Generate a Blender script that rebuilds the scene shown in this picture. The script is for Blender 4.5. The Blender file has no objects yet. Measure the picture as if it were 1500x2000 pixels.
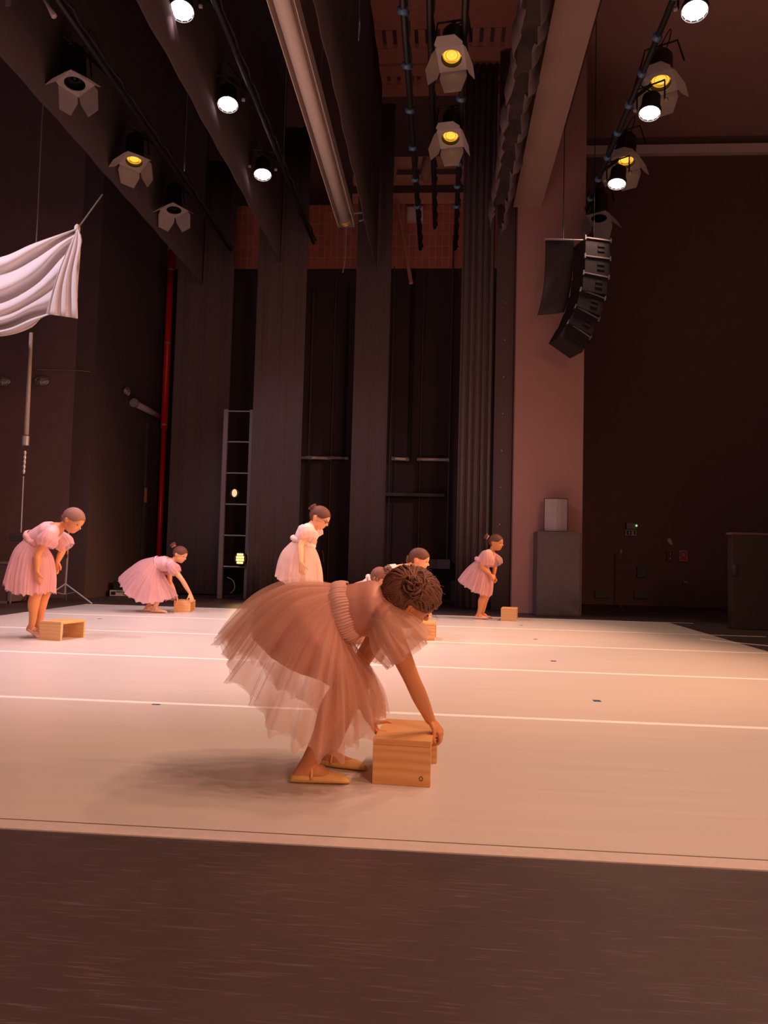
import bpy, math, random
from math import sin, cos, pi, radians
from mathutils import Vector as V, Matrix
random.seed(7)
SC = bpy.context.scene
COL = SC.collection

# ------------------------------------------------------------------ camera
CAM_H = 0.75
YAW, PITCH, ROLL, FPX = 0.07722864, 0.05596419, 0.02572147, 1500.0
_f = V((-sin(YAW)*cos(PITCH), cos(YAW)*cos(PITCH), sin(PITCH)))
_r0 = V((cos(YAW), sin(YAW), 0)); _u0 = _r0.cross(_f)
_r = _r0*cos(ROLL) + _u0*sin(ROLL)
_u = -_r0*sin(ROLL) + _u0*cos(ROLL)
camd = bpy.data.cameras.new('camera'); cam = bpy.data.objects.new('camera', camd); COL.objects.link(cam)
cam.matrix_world = Matrix(((_r.x, _u.x, -_f.x, 0), (_r.y, _u.y, -_f.y, 0), (_r.z, _u.z, -_f.z, CAM_H), (0, 0, 0, 1)))
camd.sensor_fit = 'VERTICAL'; camd.sensor_height = 24; camd.lens = 24*FPX/2000; camd.clip_end = 100
SC.camera = cam
# ------------------------------------------------------------------ world, view, big lights
w = bpy.data.worlds.new('world'); SC.world = w; w.use_nodes = True
w.node_tree.nodes['Background'].inputs[0].default_value = (1.0, 0.64, 0.70, 1)
w.node_tree.nodes['Background'].inputs[1].default_value = 0.20
SC.view_settings.view_transform = 'Standard'; SC.view_settings.look = 'None'
SC.view_settings.exposure = 0.0; SC.view_settings.gamma = 1.0
SC.cycles.transparent_max_bounces = 24
SC.cycles.max_bounces = 6
SC.cycles.sample_clamp_indirect = 3.0

def spot(name, loc, target, power, color, size=80, blend=0.6, rad=0.09, parent=None):
    d = bpy.data.lights.new(name, 'SPOT'); d.energy = power; d.color = color
    d.spot_size = radians(size); d.spot_blend = blend; d.shadow_soft_size = rad
    o = bpy.data.objects.new(name, d); COL.objects.link(o)
    q = (V(target)-V(loc)).to_track_quat('-Z', 'Y')
    o.matrix_world = Matrix.Translation(loc) @ q.to_matrix().to_4x4()
    if parent:
        o.parent = parent; o.matrix_parent_inverse = Matrix.Translation(-V(parent.location))
    return o
AMB = (1.0, 0.47, 0.24); PNK = (1.0, 0.74, 0.83); ROSE = (1.0, 0.55, 0.50)
# house rig lamps outside the frame, on the same bars; added fills are marked
for _y, _p in ((2.7, 250), (3.6, 230), (4.6, 240)):
    spot('overhead_spot', (2.5, _y, 5.3), (-0.6, _y-.3, 0), _p, (1, .57, .40), 95, rad=.16)
spot('overhead_spot', (2.3, 1.6, 5.3), (-0.4, 2.0, 0), 300, (1, .52, .36), 110)
spot('overhead_spot', (-2.25, 5.2, 5.3), (-3.0, 6.0, 0), 340, (1, .68, .72), 75)
spot('overhead_spot', (2.25, 9.2, 5.3), (2.1, 7.2, 0), 180, (1, .66, .40), 80)  # added fill for the right rear floor, has no fixture of its own
spot('front_house_spot', (7.2, 4.6, 4.2), (-1.2, 6.4, 0.8), 1700, AMB, 52)
spot('front_house_spot', (7.2, 8.4, 4.4), (-1.0, 8.25, 0.8), 1900, AMB, 38)
spot('upstage_wash', (-4.6, 5.2, 4.6), (-2.6, 6.4, 0.6), 330, (1, .72, .84), 75)
spot('upstage_wash', (-5.6, 5.6, 5.2), (-4.3, 7.4, 3.4), 330, (1, .78, .88), 60)
spot('front_fill_light', (2.6, -2.6, 3.2), (-0.3, 3.2, 0.5), 640, (1, .44, .22), 75, rad=0.6)  # added soft fill for the front girl's near side, not a house lamp

def at(px, py, Y):
    d = _f + _r*((px-750)/FPX) - _u*((py-1000)/FPX)
    p = d*(Y/d.y); p.z += CAM_H
    return p
def ground(px, py, z=0.0):
    d = _f + _r*((px-750)/FPX) - _u*((py-1000)/FPX)
    p = d*((z-CAM_H)/d.z); p.z += CAM_H
    return p

# ------------------------------------------------------------------ materials
MATS = {}
def nt(name):
    m = bpy.data.materials.new(name); m.use_nodes = True
    MATS[name] = m
    return m, m.node_tree.nodes, m.node_tree.links, m.node_tree.nodes['Principled BSDF']
def plain(name, col, rough=0.7, metal=0.0, noise=0.12, scale=30, spec=0.5, bump=0.0):
    m, N, L, b = nt(name)
    b.inputs['Roughness'].default_value = rough; b.inputs['Metallic'].default_value = metal
    b.inputs['Specular IOR Level'].default_value = spec
    tc = N.new('ShaderNodeTexCoord'); nz = N.new('ShaderNodeTexNoise'); nz.inputs['Scale'].default_value = scale
    nz.inputs['Detail'].default_value = 4
    L.new(tc.outputs['Object'], nz.inputs['Vector'])
    mx = N.new('ShaderNodeMix'); mx.data_type = 'RGBA'
    mx.inputs[6].default_value = tuple(c*(1-noise) for c in col)+(1,)
    mx.inputs[7].default_value = tuple(min(1, c*(1+noise)) for c in col)+(1,)
    L.new(nz.outputs['Fac'], mx.inputs[0]); L.new(mx.outputs[2], b.inputs['Base Color'])
    if bump:
        bp = N.new('ShaderNodeBump'); bp.inputs['Strength'].default_value = bump; bp.inputs['Distance'].default_value = 0.01
        L.new(nz.outputs['Fac'], bp.inputs['Height']); L.new(bp.outputs[0], b.inputs['Normal'])
    return m
def emit(name, col, s, base=(0.8, 0.8, 0.8)):
    m, N, L, b = nt(name)
    b.inputs['Base Color'].default_value = base+(1,)
    b.inputs['Emission Color'].default_value = col+(1,); b.inputs['Emission Strength'].default_value = s
    return m
def wood(name, c1, c2, rough=0.5):
    m, N, L, b = nt(name)
    b.inputs['Roughness'].default_value = rough
    tc = N.new('ShaderNodeTexCoord'); mp = N.new('ShaderNodeMapping')
    mp.inputs['Scale'].default_value = (3.0, 1.4, 14.0)
    wv = N.new('ShaderNodeTexWave'); wv.wave_type = 'BANDS'; wv.bands_direction = 'Z'
    wv.inputs['Scale'].default_value = .75; wv.inputs['Distortion'].default_value = 11.0
    wv.inputs['Detail'].default_value = 3; wv.inputs['Detail Scale'].default_value = 0.7
    L.new(tc.outputs['Object'], mp.inputs[0]); L.new(mp.outputs[0], wv.inputs['Vector'])
    nz = N.new('ShaderNodeTexNoise'); nz.inputs['Scale'].default_value = 5
    L.new(mp.outputs[0], nz.inputs['Vector'])
    ad = N.new('ShaderNodeMath'); ad.operation = 'MULTIPLY_ADD'; ad.inputs[1].default_value = .5; L.new(wv.outputs['Fac'], ad.inputs[0])
    m2 = N.new('ShaderNodeMath'); m2.operation = 'MULTIPLY'; m2.inputs[1].default_value = .5; L.new(nz.outputs['Fac'], m2.inputs[0]); L.new(m2.outputs[0], ad.inputs[2])
    mx = N.new('ShaderNodeMix'); mx.data_type = 'RGBA'; mx.inputs[6].default_value = c1+(1,); mx.inputs[7].default_value = c2+(1,)
    L.new(ad.outputs[0], mx.inputs[0]); L.new(mx.outputs[2], b.inputs['Base Color'])
    return m
def tulle(name, col, op=0.45, var=0.25, freq=60):
    m, N, L, b = nt(name)
    out = N['Material Output']; N.remove(b)
    tr = N.new('ShaderNodeBsdfTransparent'); df = N.new('ShaderNodeBsdfDiffuse'); tl = N.new('ShaderNodeBsdfTranslucent')
    df.inputs[0].default_value = col+(1,); tl.inputs[0].default_value = col+(1,)
    m1 = N.new('ShaderNodeMixShader'); m1.inputs[0].default_value = 0.45; L.new(df.outputs[0], m1.inputs[1]); L.new(tl.outputs[0], m1.inputs[2])
    m2 = N.new('ShaderNodeMixShader'); L.new(tr.outputs[0], m2.inputs[1]); L.new(m1.outputs[0], m2.inputs[2])
    uv = N.new('ShaderNodeUVMap'); mp = N.new('ShaderNodeMapping'); mp.inputs['Scale'].default_value = (freq, 1.2, 1)
    nz = N.new('ShaderNodeTexNoise'); nz.inputs['Scale'].default_value = 1; nz.inputs['Detail'].default_value = 3
    L.new(uv.outputs[0], mp.inputs[0]); L.new(mp.outputs[0], nz.inputs['Vector'])
    mr = N.new('ShaderNodeMapRange'); mr.inputs['From Min'].default_value = .3; mr.inputs['From Max'].default_value = .7
    mr.inputs['To Min'].default_value = op-var; mr.inputs['To Max'].default_value = op+var
    L.new(nz.outputs['Fac'], mr.inputs['Value']); L.new(mr.outputs[0], m2.inputs[0])
    L.new(m2.outputs[0], out.inputs[0])
    return m
def hairmat(name, c1, c2):
    m, N, L, b = nt(name); b.inputs['Roughness'].default_value = 0.6; b.inputs['Specular IOR Level'].default_value = 0.25
    tc = N.new('ShaderNodeTexCoord'); nz = N.new('ShaderNodeTexNoise'); nz.inputs['Scale'].default_value = 40; nz.inputs['Detail'].default_value = 4
    L.new(tc.outputs['Object'], nz.inputs['Vector'])
    mx = N.new('ShaderNodeMix'); mx.data_type = 'RGBA'; mx.inputs[6].default_value = c1+(1,); mx.inputs[7].default_value = c2+(1,)
    L.new(nz.outputs['Fac'], mx.inputs[0]); L.new(mx.outputs[2], b.inputs['Base Color'])
    return m
def skin(name, col):
    m, N, L, b = nt(name); b.inputs['Roughness'].default_value = 0.5
    b.inputs['Subsurface Weight'].default_value = 0.08; b.inputs['Subsurface Radius'].default_value = (0.02, 0.008, 0.004)
    b.inputs['Base Color'].default_value = col+(1,)
    return m
def vinyl_white():
    m, N, L, b = nt('white_vinyl')
    b.inputs['Specular IOR Level'].default_value = .45
    tc = N.new('ShaderNodeTexCoord')
    mp = N.new('ShaderNodeMapping'); mp.inputs['Scale'].default_value = (.5, 14, 1)
    n1 = N.new('ShaderNodeTexNoise'); n1.inputs['Scale'].default_value = 2; n1.inputs['Detail'].default_value = 6
    L.new(tc.outputs['Object'], mp.inputs[0]); L.new(mp.outputs[0], n1.inputs['Vector'])
    mx = N.new('ShaderNodeMix'); mx.data_type = 'RGBA'; mx.inputs[6].default_value = (.60, .545, .50, 1); mx.inputs[7].default_value = (.67, .615, .57, 1)
    L.new(n1.outputs['Fac'], mx.inputs[0]); L.new(mx.outputs[2], b.inputs['Base Color'])
    mr = N.new('ShaderNodeMapRange'); mr.inputs['To Min'].default_value = .30; mr.inputs['To Max'].default_value = .46
    L.new(n1.outputs['Fac'], mr.inputs['Value']); L.new(mr.outputs[0], b.inputs['Roughness'])
    return m
def black_floor():
    m, N, L, b = nt('black_stage_floor')
    tc = N.new('ShaderNodeTexCoord')
    n1 = N.new('ShaderNodeTexNoise'); n1.inputs['Scale'].default_value = 2.2; n1.inputs['Detail'].default_value = 8; n1.inputs['Roughness'].default_value = .65
    L.new(tc.outputs['Object'], n1.inputs['Vector'])
    # scuffs: long thin scratches in two directions
    def scr(rot, sx, sy, lo, hi):
        mp = N.new('ShaderNodeMapping'); mp.inputs['Rotation'].default_value = (0, 0, rot); mp.inputs['Scale'].default_value = (sx, sy, 1)
        nz = N.new('ShaderNodeTexNoise'); nz.inputs['Scale'].default_value = 1; nz.inputs['Detail'].default_value = 5; nz.inputs['Distortion'].default_value = .6
        L.new(tc.outputs['Object'], mp.inputs[0]); L.new(mp.outputs[0], nz.inputs['Vector'])
        mr = N.new('ShaderNodeMapRange'); mr.inputs['From Min'].default_value = lo; mr.inputs['From Max'].default_value = hi
        L.new(nz.outputs['Fac'], mr.inputs['Value']); return mr.outputs[0]
    a = scr(.95, 7, 130, .61, .72); c = scr(-1.15, 8, 120, .61, .72); d = scr(1.45, 7, 140, .62, .72)
    mxm = N.new('ShaderNodeMath'); mxm.operation = 'MAXIMUM'; L.new(a, mxm.inputs[0]); L.new(c, mxm.inputs[1])
    mx2 = N.new('ShaderNodeMath'); mx2.operation = 'MAXIMUM'; L.new(mxm.outputs[0], mx2.inputs[0]); L.new(d, mx2.inputs[1])
    mx = N.new('ShaderNodeMix'); mx.data_type = 'RGBA'; mx.inputs[6].default_value = (.040, .027, .029, 1); mx.inputs[7].default_value = (.092, .063, .063, 1)
    L.new(n1.outputs['Fac'], mx.inputs[0])
    m3 = N.new('ShaderNodeMix'); m3.data_type = 'RGBA'; m3.inputs[7].default_value = (.24, .17, .165, 1)
    ml = N.new('ShaderNodeMath'); ml.operation = 'MULTIPLY'; ml.inputs[1].default_value = .32; L.new(mx2.outputs[0], ml.inputs[0])
    L.new(ml.outputs[0], m3.inputs[0]); L.new(mx.outputs[2], m3.inputs[6]); L.new(m3.outputs[2], b.inputs['Base Color'])
    mr = N.new('ShaderNodeMapRange'); mr.inputs['To Min'].default_value = .34; mr.inputs['To Max'].default_value = .55
    L.new(n1.outputs['Fac'], mr.inputs['Value']); L.new(mr.outputs[0], b.inputs['Roughness'])
    b.inputs['Specular IOR Level'].default_value = .35
    return m
def brick():
    m, N, L, b = nt('red_brick'); b.inputs['Roughness'].default_value = .85
    tc = N.new('ShaderNodeTexCoord'); mp = N.new('ShaderNodeMapping'); mp.inputs['Rotation'].default_value = (radians(90), 0, 0)
    bt = N.new('ShaderNodeTexBrick'); bt.inputs['Scale'].default_value = 5.2
    bt.inputs['Color1'].default_value = (.70, .22, .16, 1); bt.inputs['Color2'].default_value = (.58, .17, .125, 1); bt.inputs['Mortar'].default_value = (.75, .36, .30, 1)
    bt.inputs['Mortar Size'].default_value = .03; bt.inputs['Brick Width'].default_value = .62; bt.inputs['Row Height'].default_value = 1.1; bt.offset = 0
    L.new(tc.outputs['Object'], mp.inputs[0]); L.new(mp.outputs[0], bt.inputs['Vector']); L.new(bt.outputs['Color'], b.inputs['Base Color'])
    return m

M_floor = black_floor(); M_vinyl = vinyl_white(); M_brick = brick()
M_tape = plain('white_tape', (.93, .90, .86), .5, noise=.03)
M_blue = plain('blue_tape', (.02, .10, .22), .4)
M_seam = plain('dark_seam', (.12, .09, .08), .6)
M_drape = plain('black_drape', (.12, .088, .090), .95, noise=.15, scale=14, spec=.0)
M_drape2 = plain('charcoal_drape', (.17, .13, .132), .95, noise=.2, scale=14, spec=.0)
M_wall = plain('black_wall', (.16, .105, .118), .9, noise=.12, scale=6, spec=.1)
M_wall2 = plain('veil_lifted_wall', (.20, .115, .10), .9, noise=.12, scale=6, spec=.1)  # black wall lightened; ambient veil is put into the colour
M_pil = plain('mauve_plaster', (.48, .26, .235), .85, noise=.05, scale=3, spec=.2)
M_beam = plain('brown_beam_paint', (.34, .22, .19), .8, noise=.06, scale=3, spec=.2)
M_aud = plain('auditorium_ceiling', (.55, .32, .28), .9, noise=.06, scale=3, spec=.2)
M_trim = plain('cream_trim', (.92, .72, .64), .7)
M_black = plain('black_metal', (.018, .017, .018), .5, noise=.1)
M_blackp = plain('black_plastic', (.030, .023, .023), .7, spec=.2)
M_cable = plain('black_cable', (.03, .028, .03), .6)
M_grey = plain('grey_metal', (.32, .29, .29), .45, metal=.3)
M_steel = plain('steel', (.55, .52, .52), .35, metal=.8)
M_door = plain('grey_barn_door', (.42, .36, .35), .55, metal=.0)
M_doory = plain('inner_barn_door', (.55, .45, .36), .5)
M_cream = plain('cream_case', (.72, .60, .53), .6)
M_roll = plain('cream_screen_fabric', (.82, .70, .63), .75, noise=.02)
M_red = plain('red_pipe_paint', (.62, .012, .02), .35)
M_gridw = plain('gridiron_wood', (.46, .19, .14), .85, noise=.25, scale=8)
M_timber = plain('timber', (.70, .34, .24), .8, noise=.2)
M_cloth = plain('white_cloth', (.80, .74, .76), .85, noise=.03, scale=4, spec=.1)
M_wood = wood('pine_wood', (.76, .43, .18), (.60, .28, .09))
M_woodl = wood('pale_pine', (.80, .47, .21), (.68, .36, .14))
M_subw = plain('grey_cabinet', (.125, .095, .10), .75)
M_spk = plain('pale_speaker', (.40, .33, .36), .7)
M_fab = plain('grey_scrim', (.075, .058, .058), .95, spec=.0)
M_lens = emit('lamp_white', (1.0, .92, .87), 9)
M_amb = emit('lamp_amber', (1.0, .60, .07), 1.15, (.8, .5, .1))
M_ambr = emit('lamp_amber_ring', (1.0, .42, .02), .7, (.5, .3, .05))
M_boom = emit('lamp_boom', (1.0, .52, .13), 2.6)
M_glassd = plain('dark_lens', (.03, .03, .035), .15)
M_green = emit('green_led', (.3, 1.0, .3), .9)
M_signg = plain('sign_pale', (.5, .47, .40), .6)
M_signr = plain('sign_red', (.50, .055, .06), .6)
M_signp = plain('sign_pink', (.55, .25, .25), .6)
M_shoe = plain('ballet_shoe_canvas', (.74, .44, .14), .7)
M_shoep = plain('pink_ballet_shoe', (.80, .50, .40), .7)
M_eye = plain('dark_eye', (.03, .015, .012), .2)
M_lip = plain('lips', (.55, .16, .13), .5)
M_gls = plain('glasses_frame', (.12, .07, .06), .3)
SKN = skin('skin_warm', (.66, .27, .11)); SKL = skin('skin_light', (.76, .38, .20))

# ------------------------------------------------------------------ mesh builder
class MB:
    def __init__(s): s.v = []; s.f = []; s.uv = None
    def add(s, vs, fs, uvs=None):
        o = len(s.v); s.v += [V(p) for p in vs]; s.f += [tuple(i+o for i in f) for f in fs]
        return s
    def box(s, lo, hi, M=None):
        x0, y0, z0 = lo; x1, y1, z1 = hi
        vs = [V(p) for p in ((x0,y0,z0),(x1,y0,z0),(x1,y1,z0),(x0,y1,z0),(x0,y0,z1),(x1,y0,z1),(x1,y1,z1),(x0,y1,z1))]
        if M: vs = [M @ p for p in vs]
        return s.add(vs, [(0,3,2,1),(4,5,6,7),(0,1,5,4),(1,2,6,5),(2,3,7,6),(3,0,4,7)])
    def quad_slab(s, pts, n, t):
        """a flat polygon given thickness t along n"""
        pts = [V(p) for p in pts]; n = V(n).normalized()*t; k = len(pts)
        vs = pts+[p+n for p in pts]
        fs = [tuple(range(k))[::-1], tuple(range(k, 2*k))]+[(i, (i+1) % k, (i+1) % k+k, i+k) for i in range(k)]
        return s.add(vs, fs)
    def tube(s, pts, rad, seg=10, cap=True, smooth_n=0):
        pts = [V(p) for p in pts]
        rad = [rad]*len(pts) if not hasattr(rad, '__len__') else list(rad)
        if smooth_n: pts, rad = catmull(pts, rad, smooth_n)
        n = len(pts); rings = []; t0 = (pts[1]-pts[0]).normalized()
        a = V((0, 0, 1)) if abs(t0.z) < .9 else V((1, 0, 0))
        x = t0.cross(a).normalized()
        for i in range(n):
            t = (pts[min(i+1, n-1)]-pts[max(i-1, 0)]).normalized()
            x = (x-t*x.dot(t)).normalized(); y = t.cross(x)
            rings.append([pts[i]+(x*cos(2*pi*k/seg)+y*sin(2*pi*k/seg))*rad[i] for k in range(seg)])
        return s.rings(rings, cap)
    def rings(s, rings, cap=True):
        n = len(rings); seg = len(rings[0]); vs = [p for r in rings for p in r]
        fs = [(i*seg+k, i*seg+(k+1) % seg, (i+1)*seg+(k+1) % seg, (i+1)*seg+k) for i in range(n-1) for k in range(seg)]
        if cap: fs += [tuple(range(seg))[::-1], tuple(range((n-1)*seg, n*seg))]
        return s.add(vs, fs)
    def limb(s, pts, rad, seg=14, smooth_n=5):
        """rounded tapered limb"""
        pts, rad = catmull([V(p) for p in pts], list(rad), smooth_n)
        d0 = (pts[0]-pts[1]).normalized(); d1 = (pts[-1]-pts[-2]).normalized()
        P = [pts[0]+d0*rad[0]*sin(a) for a in (1.45, 1.1, .6)]+pts+[pts[-1]+d1*rad[-1]*sin(a) for a in (.6, 1.1, 1.45)]
        Rr = [rad[0]*cos(a) for a in (1.45, 1.1, .6)]+rad+[rad[-1]*cos(a) for a in (.6, 1.1, 1.45)]
        return s.tube(P, Rr, seg)
    def loft(s, st, lat, seg=22, cap=True):
        """st: list of (centre, r_lateral, r_other); lat: lateral axis"""
        cs, a, b = catmull3([V(q[0]) for q in st], [q[1] for q in st], [q[2] for q in st], 5)
        n = len(cs); R = []
        for i in range(n):
            t = (cs[min(i+1, n-1)]-cs[max(i-1, 0)]).normalized()
            x = (V(lat)-t*V(lat).dot(t)).normalized(); y = t.cross(x)
            R.append([cs[i]+x*a[i]*cos(2*pi*k/seg)+y*b[i]*sin(2*pi*k/seg) for k in range(seg)])
        return s.rings(R, cap)
    def ell(s, c, ax, seg=20, rg=12):
        """ellipsoid, ax = three half-axis vectors"""
        c = V(c); A, B, Cc = [V(q) for q in ax]; R = []
        for i in range(1, rg):
            t = pi*i/rg
            R.append([c+Cc*cos(t)+(A*cos(2*pi*k/seg)+B*sin(2*pi*k/seg))*sin(t) for k in range(seg)])
        o = len(s.v); s.rings(R, False)
        n = len(s.v); s.v += [c+Cc, c-Cc]
        for k in range(seg):
            s.f.append((n, o+k, o+(k+1) % seg)); b0 = o+(rg-2)*seg
            s.f.append((n+1, b0+(k+1) % seg, b0+k))
        return s
    def grid(s, P, nu, nv, closed=True):
        """P(i,j): i in 0..nu-1 around, j in 0..nv-1 along; carries a uv map"""
        o = len(s.v); s.uv = s.uv or {}
        for j in range(nv):
            for i in range(nu): s.v.append(V(P(i, j)))
        for j in range(nv-1):
            for i in range(nu if closed else nu-1):
                i2 = (i+1) % nu
                s.uv[len(s.f)] = [(i/nu, j/nv), ((i+1)/nu, j/nv), ((i+1)/nu, (j+1)/nv), (i/nu, (j+1)/nv)]
                s.f.append((o+j*nu+i, o+j*nu+i2, o+(j+1)*nu+i2, o+(j+1)*nu+i))
        return s
    def xf(s, M):
        s.v = [M @ p for p in s.v]; return s
    def build(s, name, mat, parent=None, smooth=False, local=False, bevel=0, remesh=0, sm=0, solid=0, sub=0):
        me = bpy.data.meshes.new(name); me.from_pydata([tuple(p) for p in s.v], [], s.f)
        if s.uv:
            ul = me.uv_layers.new(name='UVMap')
            for p in me.polygons:
                if p.index in s.uv:
                    for li, q in zip(p.loop_indices, s.uv[p.index]): ul.data[li].uv = q
        me.validate(); me.update()
        o = bpy.data.objects.new(name, me); COL.objects.link(o)
        if remesh:
            md = o.modifiers.new('r', 'REMESH'); md.mode = 'VOXEL'; md.voxel_size = remesh
            if sm:
                ms = o.modifiers.new('s', 'SMOOTH'); ms.iterations = sm; ms.factor = .5
        if solid:
            md = o.modifiers.new('t', 'SOLIDIFY'); md.thickness = solid; md.offset = 0
        if sub:
            md = o.modifiers.new('ss', 'SUBSURF'); md.levels = sub; md.render_levels = sub
        if bevel:
            md = o.modifiers.new('b', 'BEVEL'); md.width = bevel; md.segments = 2; md.limit_method = 'ANGLE'
        if o.modifiers:
            dg = bpy.context.evaluated_depsgraph_get(); dg.update()
            m2 = bpy.data.meshes.new_from_object(o.evaluated_get(dg))
            o.modifiers.clear(); o.data = m2; bpy.data.meshes.remove(me); m2.name = name; me = m2
        me.materials.clear(); me.materials.append(mat)
        if smooth:
            me.polygons.foreach_set('use_smooth', [True]*len(me.polygons))
        if parent:
            o.parent = parent
            if not local: o.matrix_parent_inverse = parent_inv(parent)
        return o
def parent_inv(p):
    M = Matrix.Identity(4)
    ch = []
    while p: ch.append(p); p = p.parent
    for q in ch: M = M @ (q.matrix_parent_inverse @ q.matrix_basis).inverted() if False else M @ Matrix.Identity(4)
    # walk from the top: world = inv * basis at each step
    Wm = Matrix.Identity(4)
    for q in reversed(ch): Wm = Wm @ q.matrix_parent_inverse @ q.matrix_basis
    return Wm.inverted()
def catmull3(P, a, b, n):
    if len(P) < 3: return P, a, b
    oP, oa, ob = [], [], []
    m = len(P)
    for i in range(m-1):
        p0, p1, p2, p3 = P[max(i-1, 0)], P[i], P[i+1], P[min(i+2, m-1)]
        for k in range(n):
            t = k/n; t2 = t*t; t3 = t2*t
            oP.append(.5*((2*p1)+(p2-p0)*t+(2*p0-5*p1+4*p2-p3)*t2+(3*p1-p0-3*p2+p3)*t3))
            s = t*t*(3-2*t)
            oa.append(a[i]*(1-s)+a[i+1]*s); ob.append(b[i]*(1-s)+b[i+1]*s)
    oP.append(P[-1]); oa.append(a[-1]); ob.append(b[-1])
    return oP, oa, ob
def catmull(P, r, n):
    if len(P) == 2:
        return [P[0].lerp(P[1], k/n) for k in range(n+1)], [r[0]+(r[1]-r[0])*k/n for k in range(n+1)]
    p, a, _ = catmull3(P, r, r, n); return p, a
def thing(name, loc, label, cat, group=None, rotz=0):
    o = bpy.data.objects.new(name, None); COL.objects.link(o); o.location = loc; o.rotation_euler = (0, 0, rotz)
    o.empty_display_size = .1
    return tag(o, label, cat, group)
def tag(o, label, cat, group=None):
    o['label'] = label; o['category'] = cat
    if group: o['group'] = group
    return o
def struct(o, label=None):
    o['kind'] = 'structure'
    if label: o['label'] = label
    return o
def B(lo, hi): return MB().box(lo, hi)

# ================================================================== STRUCTURE
struct(B((-9, -4, -.1), (9, 18, 0)).build('floor', M_floor), 'scuffed black stage floor')
# rear side wall, below the brick
struct(B((-9, 13.6, 0), (.95, 13.9, 5.93)).build('wall_far', plain('far_wall_black', (.060, .036, .038), .9)), 'black far wing wall')
struct(B((-9, 13.6, 5.93), (.95, 13.9, 7.12)).build('wall_brick', M_brick), 'red brick band of the far wall')
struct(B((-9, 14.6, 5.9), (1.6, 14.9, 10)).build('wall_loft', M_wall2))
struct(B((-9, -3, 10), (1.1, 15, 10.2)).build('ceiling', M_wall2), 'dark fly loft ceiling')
# left (upstage) wall with a pier in front
struct(B((-5.5, 10.9, 0), (-5.2, 15, 10)).build('wall_left', plain('left_wall_black', (.075, .050, .055), .9, noise=.1)))
struct(B((-9, 10.9, 0), (-5.5, 11.2, 10)).build('wall_pier', M_wall))
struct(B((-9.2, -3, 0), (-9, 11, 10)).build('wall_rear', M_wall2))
# proscenium pillar, header and auditorium
struct(B((.97, 10.8, 0), (1.92, 13.9, 8.4)).build('wall_proscenium', M_pil), 'mauve proscenium pillar')
struct(B((.90, -3, 5.75), (1.30, 10.8, 8.4)).build('trim_1', M_beam), 'brown proscenium header beam')
struct(B((1.30, -3, 6.9), (1.62, 10.8, 8.4)).build('trim_2', plain('header_recess_paint', (.12, .075, .07), .85)))
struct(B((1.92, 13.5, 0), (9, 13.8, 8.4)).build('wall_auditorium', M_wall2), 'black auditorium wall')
struct(B((1.62, -3, 8.25), (9, 13.8, 8.5)).build('ceiling_auditorium', M_aud))
struct(B((1.93, 13.40, 7.9), (9, 13.5, 8.06)).build('trim_3', M_trim), 'cream strip along the auditorium wall')
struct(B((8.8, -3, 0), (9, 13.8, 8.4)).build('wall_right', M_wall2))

# ================================================================== DANCE FLOOR
XL, XR = -4.68, 2.82
ED = [2.045, 3.69, 5.25, 6.79, 8.33, 9.85]
nm = ['nearest the camera', 'second from the camera', 'third from the camera', 'fourth from the camera', 'farthest from the camera']
for k in range(5):
    o = B((XL, ED[k], 0), (XR, ED[k+1], .003)).build('dance_floor_sheet', M_vinyl)
    tag(o, 'white vinyl dance floor sheet, %s' % nm[k], 'dance floor', 'vinyl dance floor sheets')
nm = ['nearest seam', 'second seam from the camera', 'third seam from the camera', 'fourth seam from the camera']
ext = [(XL, XR), (XL, XR), (XL, XR+.05), (XL, XR+.55)]
for k in range(4):
    o = B((ext[k][0], ED[k+1]-.022, .003), (ext[k][1], ED[k+1]+.022, .0038)).build('seam_tape', M_tape)
    tag(o, 'white tape strip over the %s' % nm[k], 'tape', 'white seam tapes')
o = B((XL, ED[0]-.05, .0), (XR, ED[0]+.012, .0036)).build('edge_tape', plain('pale_edge_tape', (.62, .54, .50), .5)); tag(o, 'pale tape along the near edge of the white floor', 'tape')
o = B((XL, ED[0]+.014, .003), (XR, ED[0]+.019, .0034)).build('edge_seam', M_seam); tag(o, 'thin dark seam line beside the near floor edge', 'seam')
o = B((XL, 9.83, .003), (XR+.3, 9.87, .0038)).build('far_edge_tape', M_tape); tag(o, 'white tape along the far edge of the white floor', 'tape')
o = MB().tube([(2.55, 7.85, .005), (2.9, 7.5, .004), (3.2, 7.3, .003)], .004, 6).build('loose_tape', M_tape); tag(o, 'thin loose tape strip near the right floor edge', 'tape')
for (px, py, s, lab) in ((307, 1376, .02, 'left of the bending girl in front'), (1166, 1370, .02, 'right of the nearest box'), (1081, 1292, .02, 'right, between second and third seams'),
                 (1046, 1249, .018, 'right, beyond the third seam'), (1018, 1222, .018, 'near the box at the far edge'), (195, 1209, .02, 'behind the left box')):
    p = ground(px, py)
    o = B((p.x-s, p.y-s*1.3, .003), (p.x+s, p.y+s*1.3, .0036)).build('floor_mark', M_blue); tag(o, 'small blue tape mark %s' % lab, 'tape mark', 'blue position marks')

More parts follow.
